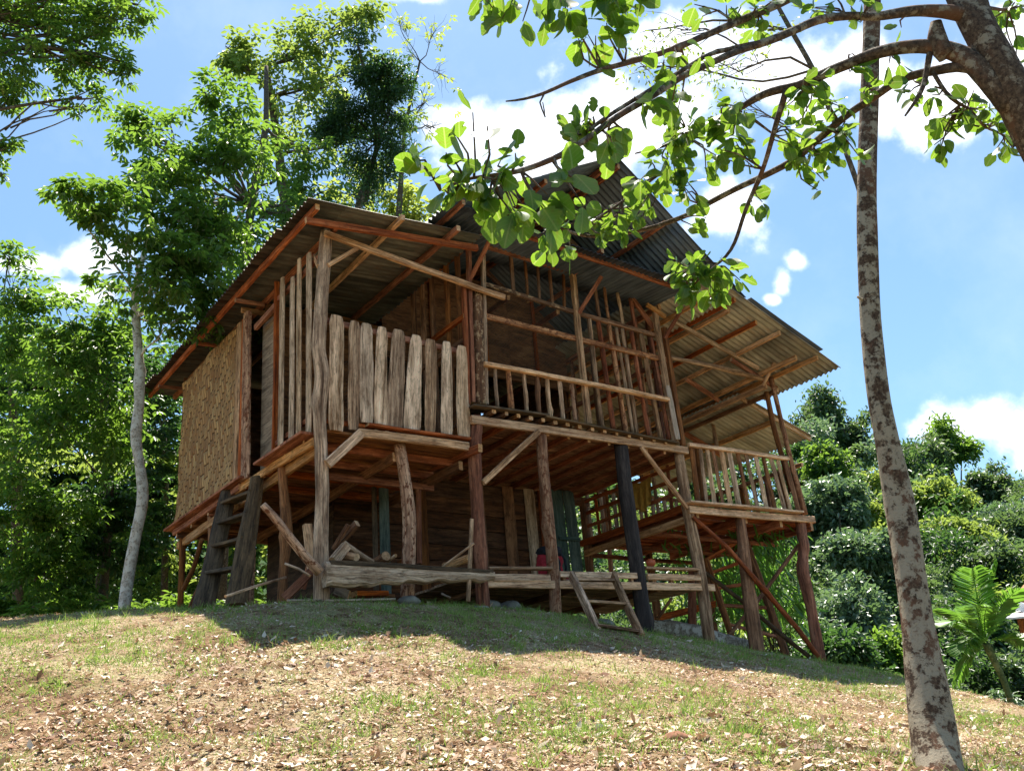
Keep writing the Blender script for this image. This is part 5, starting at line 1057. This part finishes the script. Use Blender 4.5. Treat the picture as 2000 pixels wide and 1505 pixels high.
tree('vine_clad_tree', 'tree smothered in a dense dark ball of vines left of the main roof', [(640, 1150, 19, 18), (660, 600, 19.3, 18), (700, 400, 19.5, 14), (740, 280, 19.6, 9), (720, 180, 19.8, 7), (700, 90, 20, 5)],
     [(745, 160, 19.4, 60, 36, 750), (690, 225, 19.4, 60, 36, 650), (765, 205, 19.4, 48, 50, 600), (650, 260, 19.4, 36, 30, 260), (720, 290, 19.4, 62, 40, 420), (730, 340, 19.6, 55, 45, 350), (770, 290, 19.6, 40, 50, 200), (700, 80, 20, 30, 30, 90), (710, 400, 19.6, 90, 30, 130)], leaf='leaf_dark', L=.085, nl=6, mode='free', subs=14, branch=.03, twigs=True)
tree('bare_twig_tree', 'nearly bare tree of fine upward twigs with few yellow leaves', [(760, 1150, 23, 14), (770, 600, 23, 14), (780, 400, 23, 12), (790, 250, 23, 7), (820, 120, 23, 4)],
     [(850, 60, 23, 45, 45, 10), (800, 100, 23, 50, 70, 10), (870, 150, 23, 40, 50, 9), (830, 200, 23, 60, 50, 9), (780, 40, 23, 40, 45, 9), (850, 250, 23, 50, 40, 6)], leaf='leaf_yellow', L=.13, nl=7, subs=16, branch=.024)
tree('low_bright_tree', 'sunlit yellow green tree peeping over the left roof edge', [(820, 1150, 24, 18), (800, 700, 24, 18), (780, 450, 24, 14)],
     [(740, 370, 24, 70, 40, 110), (640, 400, 24, 60, 40, 80), (800, 400, 24, 50, 30, 90), (580, 420, 24, 60, 40, 80), (830, 420, 24, 40, 30, 50)], leaf='leaf_yellow', L=.2, nl=5, subs=9)
# nearer tree whose foliage hangs in at the top left
tree('overhanging_tree', 'leafy tree reaching into the top left corner', [(-420, 1330, 9, 60), (-380, 900, 9.3, 55), (-330, 400, 9.6, 48), (-250, 50, 10, 38), (-150, -250, 10.4, 26)],
     [(40, 40, 10, 90, 80, 230), (130, 20, 10, 80, 55, 150), (60, 130, 10, 80, 60, 130), (170, 90, 10, 60, 60, 100), (230, 40, 10.2, 55, 40, 80), (235, 120, 10, 38, 40, 50), (160, 190, 10, 45, 30, 40), (10, 190, 10, 30, 40, 40), (150, 130, 10, 50, 40, 50), (10, 290, 9.8, 28, 35, 26), (5, 340, 9.8, 18, 18, 8), (100, -60, 10, 200, 60, 160), (270, 10, 10.2, 30, 20, 20)], L=.085, nl=6, subs=8, droop=.5, branch=.024)
# wall of forest down the left side
FOR = [('forest_tree', 'bushy dark tree at the far left edge below the sky gap', [(40, 1230, 18, 20), (30, 900, 18, 18), (20, 700, 18, 12)], [(40, 640, 17, 90, 70, 150), (30, 560, 17, 60, 50, 60), (20, 500, 17, 40, 25, 26), (60, 740, 17, 100, 70, 150), (20, 850, 17, 90, 80, 130)], 'leaf_rubber'),
       ('forest_tree', 'broad dark tree left of the pale trunk', [(200, 1215, 17, 18), (215, 950, 17, 16), (200, 750, 17, 12)], [(150, 620, 16, 90, 55, 150), (190, 680, 16, 90, 60, 150), (140, 740, 16, 100, 70, 160), (210, 780, 16, 80, 60, 120), (110, 840, 16, 90, 60, 120), (220, 870, 16, 70, 60, 90)], 'leaf_rubber'),
       ('forest_tree', 'shrubby tree filling the gap between the pale trunk and the woven wall', [(320, 1215, 19, 14), (325, 1000, 19, 12), (320, 850, 19, 10)], [(320, 800, 18.5, 60, 60, 100), (310, 900, 18.5, 70, 70, 130), (330, 1000, 18.5, 70, 70, 120), (300, 740, 18.5, 50, 40, 60)], 'leaf_dark'),
       ('forest_tree', 'lower leafy tree at the left edge above the grass', [(70, 1225, 16.5, 14), (75, 1100, 16.5, 12), (70, 1000, 16.5, 9)], [(60, 960, 16, 90, 70, 160), (30, 1060, 16, 80, 70, 150), (130, 1010, 16, 80, 70, 150), (90, 1130, 16, 90, 60, 140)], 'leaf_rubber'),
       ('forest_tree', 'shaded tree with hanging creepers behind the pale trunk', [(190, 1225, 18, 12), (200, 1000, 18, 12), (215, 820, 18, 8)], [(200, 960, 17, 80, 70, 150), (240, 1040, 17, 70, 70, 140), (180, 1090, 17, 80, 60, 130)], 'leaf_dark')]
for nm, lb, tk, bl, lf in FOR: tree(nm, lb, tk, [(a, b, c, d, e_, int(n * 1.5)) for a, b, c, d, e_, n in bl], leaf=lf, L=.14, nl=6, subs=12, droop=.5)
# deep background thicket, one continuous mass
def thicket(name, label, specs, leaf, L, nl=6, mode='palm'):
    LV = Leaves()
    for (px, py, d, rx, ry, n) in specs: crown_blob(LV, at(px, py, d), (rx * d / FPX, rx * d / FPX, ry * d / FPX), n, L, None, nl, 12, mode=mode, droop=.4)
    o = LV.build(name, leaf, None, origin=at(*specs[0][:3])); tag(o, label, 'undergrowth', kind='stuff'); return o
sp = []
for px in range(-40, 700, 70):
    for py in range(700 if px < 330 else 860, 1230, 75):
        sp.append((px + rng.uniform(-20, 20), py + rng.uniform(-20, 20), rng.uniform(21, 25), 75, 60, 85))
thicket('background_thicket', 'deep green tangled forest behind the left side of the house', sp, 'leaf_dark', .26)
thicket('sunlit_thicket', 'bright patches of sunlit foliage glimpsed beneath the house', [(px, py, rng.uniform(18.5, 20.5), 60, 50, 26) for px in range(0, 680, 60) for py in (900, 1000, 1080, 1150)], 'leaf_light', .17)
thicket('undergrowth', 'low broad leaved plants along the edge of the clearing', [(px, 1190 + 8 * math.sin(px), rng.uniform(14.5, 16.5), 32, 26, 34) for px in list(range(-20, 460, 26)) + list(range(460, 620, 40))], 'leaf_rubber', .13, 6)

# hillside on the right: recognisable trees, then the rest of the wood
def hill_tree(label, px, py, d, rx, ry, leaf, n=900, L=.3, mode='free'):
    bx = at(px, py, d); gz = float(hill_fn(bx[0], bx[1])); base = np.array([bx[0], bx[1], min(gz, bx[2] - ry * d / FPX) - .5]); e = thing('hillside_tree', base, label, 'tree')
    G = Geo(); G.log([base, f_(base, bx, .5) + rng.normal(0, .2, 3), bx], [.22, .16, .09], seg=8, res=.8)
    for k in range(6): limb(G, f_(base, bx, rng.uniform(.6, 1)), bx + rdir(1)[0] * np.array([rx, rx, ry]) * d / FPX * .7, .07, .02, seg=5, res=.8)
    G.build('trunk', 'bark_grey', e); LV = Leaves(); r = np.array([rx, rx, ry]) * d / FPX
    for k in range(30):
        u = rdir(1)[0] * rng.uniform(.2, 1.15); q = rng.uniform(.12, .40); crown_blob(LV, bx + u * r * .85, r * q, int(n * q * q), L * rng.uniform(.8, 1.2), L * .5, 5, 9, mode=mode, droop=.3)
    LV.build('crown', leaf, e)
HT = [('feathery bamboo like crown at the top left of the hillside', 1590, 830, 62, 70, 70, 'leaf_hill_hazy'), ('airy green tree left of the mottled trunk on the skyline', 1655, 850, 60, 60, 60, 'leaf_hill_hazy'), ('rounded skyline tree just right of the mottled trunk', 1800, 905, 58, 65, 70, 'leaf_hill_hazy'),
      ('domed tree on the skyline further right of the mottled trunk', 1850, 880, 60, 50, 50, 'leaf_rubber'), ('dull olive tree near the right edge of the skyline', 1930, 960, 50, 55, 55, 'leaf_hill_hazy'), ('small bright round tree below the skyline on the left', 1610, 910, 44, 45, 40, 'leaf_rubber'),
      ('large silvery tree beside the balcony roof', 1620, 1000, 32, 75, 75, 'leaf_silver_glint'), ('second silvery tree below the balcony', 1680, 1090, 27, 80, 65, 'leaf_silver_glint'), ('dark glossy tree low beside the balcony posts', 1680, 1200, 24, 80, 60, 'leaf_silver_glint'),
      ('creeper draped mound between trunk and palm', 1870, 1060, 34, 75, 45, 'leaf_light'), ('bright green creeper mound on the right slope', 1830, 985, 42, 65, 35, 'leaf_light'), ('shady tree behind the palm', 1960, 1120, 30, 60, 60, 'leaf_hill_hazy'), ('dark tree right of the mottled trunk low down', 1900, 1230, 24, 60, 60, 'leaf_dark'),
      ('tree at the right edge above the thatched roof', 1990, 1040, 36, 45, 55, 'leaf_hill_hazy'), ('dark bushy tree low between balcony and trunk', 1640, 1290, 19, 75, 50, 'leaf_dark'), ('rounded shrub tree low by the mottled trunk', 1750, 1290, 20, 60, 50, 'leaf_rubber')]
for k, (lb, px, py, d, rx, ry, lf) in enumerate(HT): hill_tree(lb, px, py, d, rx, ry, lf, n=1600 if d < 35 else (620 if d > 55 else 1000), L=.06 + d * .0042)
LVs = [Leaves(), Leaves(), Leaves(), Leaves()]
for i in range(620):
    px = rng.uniform(1020, 2140); py = rng.uniform(855, 1400) if px > 1350 else rng.uniform(940, 1300)
    if py < 900 and not (1540 < px < 1720): continue
    if py < 965 and px > 1860: continue
    if px > 1720 and py < 900 + (px - 1720) * .2: continue
    d = dhill(py) * rng.uniform(.92, 1.06); q = rng.uniform(14, 62) ; base = rng.uniform(-.35, .35)
    LV = LVs[int(rng.choice(4, p=[.42, .25, .2, .13]))]; c = at(px, py, d); L = (.05 + d * .0042) * rng.uniform(.7, 1.35); n = int(26 + q * q * .055); m0 = len(LV.r)
    crown_blob(LV, c, (q * d / FPX, q * d / FPX, q * rng.uniform(.5, 1.25) * d / FPX), n, L, L * rng.uniform(.35, .6), 5, int(rng.integers(4, 12)), mode='free' if i % 3 else 'palm', droop=rng.uniform(.1, .8))
    for j in range(m0, len(LV.r)): LV.r[j] = np.clip(LV.r[j] + base, 0, 1)
for lv, lf in zip(LVs, ('leaf_hill_hazy', 'leaf_dark', 'leaf_silver_glint', 'leaf_light')): o = lv.build('hillside_wood', lf, None, origin=at(1700, 1100, 30)); tag(o, 'mixed tropical woodland covering the valley side', 'woodland', kind='stuff')
# bamboo behind the right balcony
def bamboo():
    b0 = Y(1500, 1230, 6.0); e = thing('bamboo_clump', (b0[0], b0[1], b0[2] - 1.0), 'arching bamboo with drooping narrow leaves behind the balcony ladder', 'bamboo'); LV = Leaves(); G = Geo()
    for k in range(26):
        px = rng.uniform(1300, 1560); py = rng.uniform(1000, 1190); q = at(px, py, rng.uniform(14.5, 17)); st = b0 + rng.normal(0, .3, 3) * np.array([1, 1, 0]) + np.array([0, 0, -1]); mid = f_(st, q, .6) + np.array([0, 0, .5]); G.log([st, mid, q], [.015, .012, .004], seg=5, res=.25)
        n = 60; t = rng.random(n); p = f_(mid, q, 1)[None] * 0 + mid[None] * (1 - t)[:, None] + q[None] * t[:, None] + rng.normal(0, .16, (n, 3)); LV.add(p, rng.normal(0, .45, (n, 3)) + np.array([.25, -.1, -.9]), rdir(n), rng.uniform(.16, .34, n), rng.uniform(.022, .035, n), rng.random(n))
    G.build('culm', 'bark_grey', e); LV.build('crown', 'leaf_palm', e)
bamboo()
# palm at the right
def palm():
    base = at(1990, 1410, 13.5); top = at(1925, 1255, 13.5); e = thing('areca_palm', base, 'young palm with upright feathery fronds at the right edge', 'palm')
    G = Geo(); G.log([base + np.array([0, 0, -.4]), at(1962, 1330, 13.5), top], [.05, .042, .055], seg=12, nz=.03); o = G.build('trunk', 'bark_palm', e); smooth_keep_caps(o)
    for k, (tx, ty, dz) in enumerate(((1855, 1215, 0), (1870, 1130, .4), (1900, 1110, -.3), (1940, 1105, .3), (1990, 1150, -.4), (1850, 1190, .6), (1870, 1330, .2), (1905, 1180, -.6), (1960, 1190, .5), (2010, 1260, 0), (1880, 1270, -.4))):
        tip = at(tx, ty, 13.5 + dz); mid = f_(top, tip, .55) + np.array([0, 0, .22]); T = np.linspace(0, 1, 34)[:, None]; pts = (1-T)**2 * top + 2 * T * (1-T) * mid + T**2 * tip; g = Geo(); g.log(list(pts[::4]), [.012 * (1 - i * .1) for i in range(len(pts[::4]))], seg=6); fo = g.build('frond', 'leaf_palm', e)
        LV = Leaves(); tg = np.gradient(pts, axis=0); tg /= np.linalg.norm(tg, axis=1, keepdims=True); sd = np.cross(tg, np.array([0, 0, 1.0])); sd /= np.linalg.norm(sd, axis=1, keepdims=True) + 1e-6
        for s_ in (-1, 1):
            L = .36 * np.sin(np.linspace(.35, 2.7, 34)); LV.add(pts[4:], (tg + s_ * sd * 1.1 + np.array([0, 0, -.25]))[4:] + rng.normal(0, .08, (30, 3)), np.cross(tg, sd * s_)[4:] + rng.normal(0, .1, (30, 3)), L[4:], .030, rng.random(30))
        LV.build('leaflets', 'leaf_palm', fo)
palm()
# neighbouring hut roof at the right edge
def hut():
    c = at(2040, 1200, 16); e = thing('hut', (c[0], c[1], float(hill_fn(c[0], c[1]))), 'corner of a small hut with thatch and a pale sheet eave at the right edge', 'hut')
    d = AX_R; f = unit(AX_F * [1, 1, 0]); a = at(1945, 1206, 16); 
    def quad(name, mat, P, t=.03): return flat_poly(name, mat, P, t, e)
    quad('sheet_roof', 'white_sheet', [at(1945, 1208, 15.5), at(2120, 1190, 15.5), at(2120, 1172, 17.5), at(1985, 1190, 17.5)])
    quad('thatch_roof', 'thatch', [at(1972, 1172, 16.5), at(2140, 1150, 15.8), at(2140, 1060, 18), at(2005, 1135, 18)], .12)
    quad('fascia', 'white_sheet', [at(1975, 1172, 15.9), at(2130, 1200, 15.9), at(2130, 1212, 15.95), at(1985, 1190, 15.95)], .02)
    for px in (1990, 2090):
        t = at(px, 1195, 16.4); b = t.copy(); b[2] = float(hill_fn(b[0], b[1])); g = Geo(); g.log([b, t], .06, seg=8); g.build('post', 'brown', e)
    quad('hut_wall', 'brown', [at(2060, 1200, 16.8), at(2160, 1195, 16.8), at(2160, 1330, 16.8), at(2060, 1330, 16.8)], .03)
hut()

# ------------------------------------------------------------------ ground litter and grass
def scatter(n, far=16.0, near=3.2, pxlo=-120, pxhi=2120, pw=1.6):
    """ground points within the wedge in front of the viewer, denser nearby"""
    d = near + (far - near) * rng.random(n * 2) ** pw; a = rng.uniform(pxlo, pxhi, n * 2); p = CAM_LOC[None] + (AX_F[None] * [1, 1, 0] + AX_R[None] * [1, 1, 0] * ((a - 1000) / FPX)[:, None]) * (d / .866)[:, None]
    x, y = p[:, 0], p[:, 1]; keep = ~((x > 1.9) & (y > .3) & (x < 5.6)); x = x[keep][:n]; y = y[keep][:n]; z = H(x, y); return np.stack([x, y, z], 1)
def patch(p, s=1.0, o=0.0):
    x, y = p[:, 0] * s + o, p[:, 1] * s - o
    return .5 + .25 * np.sin(1.3*x + 1.1*np.sin(.9*y)) + .2 * np.sin(2.3*y + 1.7*np.sin(1.1*x+o)) + .12 * np.sin(5.1*x + 2*y) + .1 * np.sin(4.3*y - 3.1*x)
def slope_n(p):
    e = .05; hx = (H(p[:, 0]+e, p[:, 1]) - p[:, 2]) / e; hy = (H(p[:, 0], p[:, 1]+e) - p[:, 2]) / e; return np.stack([-hx, -hy, np.ones(len(p))], 1)
p = scatter(120000, pw=1.5); p = p[rng.random(len(p)) < (.3 + .9 * (patch(p, .9, 2) > .42)) * np.where(p[:, 1] > -1.5 - .05 * p[:, 0], .22, 1)]; nn = slope_n(p); LV = Leaves(); k = len(p); small = rng.random(k) < .8 + .1 * (p[:, 0] > 0)
LV.add(p + np.array([0, 0, .006]), np.concatenate([rng.normal(0, 1, (k, 2)), rng.normal(.0, .28, (k, 1))], 1), nn + rng.normal(0, .35, (k, 3)), np.where(small, rng.uniform(.012, .034, k), rng.uniform(.035, .085, k)), np.where(small, rng.uniform(.006, .018, k), rng.uniform(.016, .042, k)), rng.random(k))
tag(LV.build('fallen_leaves', 'leaf_dry', None, shape='crumple', origin=(0, -4, -1.5)), 'dry brown and bleached leaves scattered over the slope', 'leaf litter', kind='stuff')
p = scatter(150000, pw=1.5); nn = slope_n(p); k = len(p); LV = Leaves()
LV.add(p + np.array([0, 0, .004]), np.concatenate([rng.normal(0, 1, (k, 2)), rng.normal(.05, .22, (k, 1))], 1), nn + rng.normal(0, .2, (k, 3)), rng.uniform(.02, .07, k), rng.uniform(.0025, .006, k), rng.random(k))
tag(LV.build('dry_straw', 'straw', None, shape='blade', origin=(0, -4, -1.5)), 'thin dry grass stalks matted over the soil', 'straw', kind='stuff')
p = scatter(210000, far=17, pw=1.35); g_ = patch(p, 1.0, .7) + .42 * (np.abs(p[:, 1] + .8) < 1.4) + .2 * (p[:, 0] > 3); keep = rng.random(len(p)) < np.clip((g_ - .30) * 1.3, .10, .95); p = p[keep]
tuft = p[rng.integers(0, len(p), 1500)]; tf = tuft[rng.integers(0, len(tuft), 30000)] + np.concatenate([rng.normal(0, .04, (30000, 2)), np.zeros((30000, 1))], 1); tf[:, 2] = H(tf[:, 0], tf[:, 1]); p2 = np.concatenate([p, tf]); k = len(p2); hgt = np.concatenate([rng.uniform(.02, .05, len(p)), rng.uniform(.04, .11, len(tf))])
LV = Leaves(); LV.add(p2 - np.array([0, 0, .005]), np.concatenate([rng.normal(0, .55, (k, 2)), rng.uniform(.5, 1, (k, 1))], 1), rdir(k), hgt, rng.uniform(.0035, .008, k), np.clip(rng.normal(.55, .25, k), 0, 1))
tag(LV.build('grass', 'grass', None, shape='blade', origin=(0, -4, -1.5)), 'short green grass growing in patches on the slope', 'grass', kind='stuff')

p = scatter(1500, pw=1.3); k = len(p); LV = Leaves()
LV.add(p + np.array([0, 0, .012]), np.concatenate([rng.normal(0, 1, (k, 2)), rng.normal(.04, .12, (k, 1))], 1), slope_n(p), rng.uniform(.08, .30, k), rng.uniform(.004, .009, k), rng.random(k) * .6)
tag(LV.build('fallen_twigs', 'straw', None, shape='blade', origin=(0, -4, -1.5)), 'brown fallen twigs lying among the litter', 'twigs', kind='stuff')
for (px, py, r_, lb) in ((1322, 1446, .075, 'dark brown clod of matted leaves in the foreground grass'), (1040, 1363, .035, 'small curled brown leaf clump in the middle of the slope')):
    q = on_ground(px, py); rock('leaf_clod', lb, q + np.array([0, 0, .01]), (r_, r_ * .8, r_ * .5), 'clay')
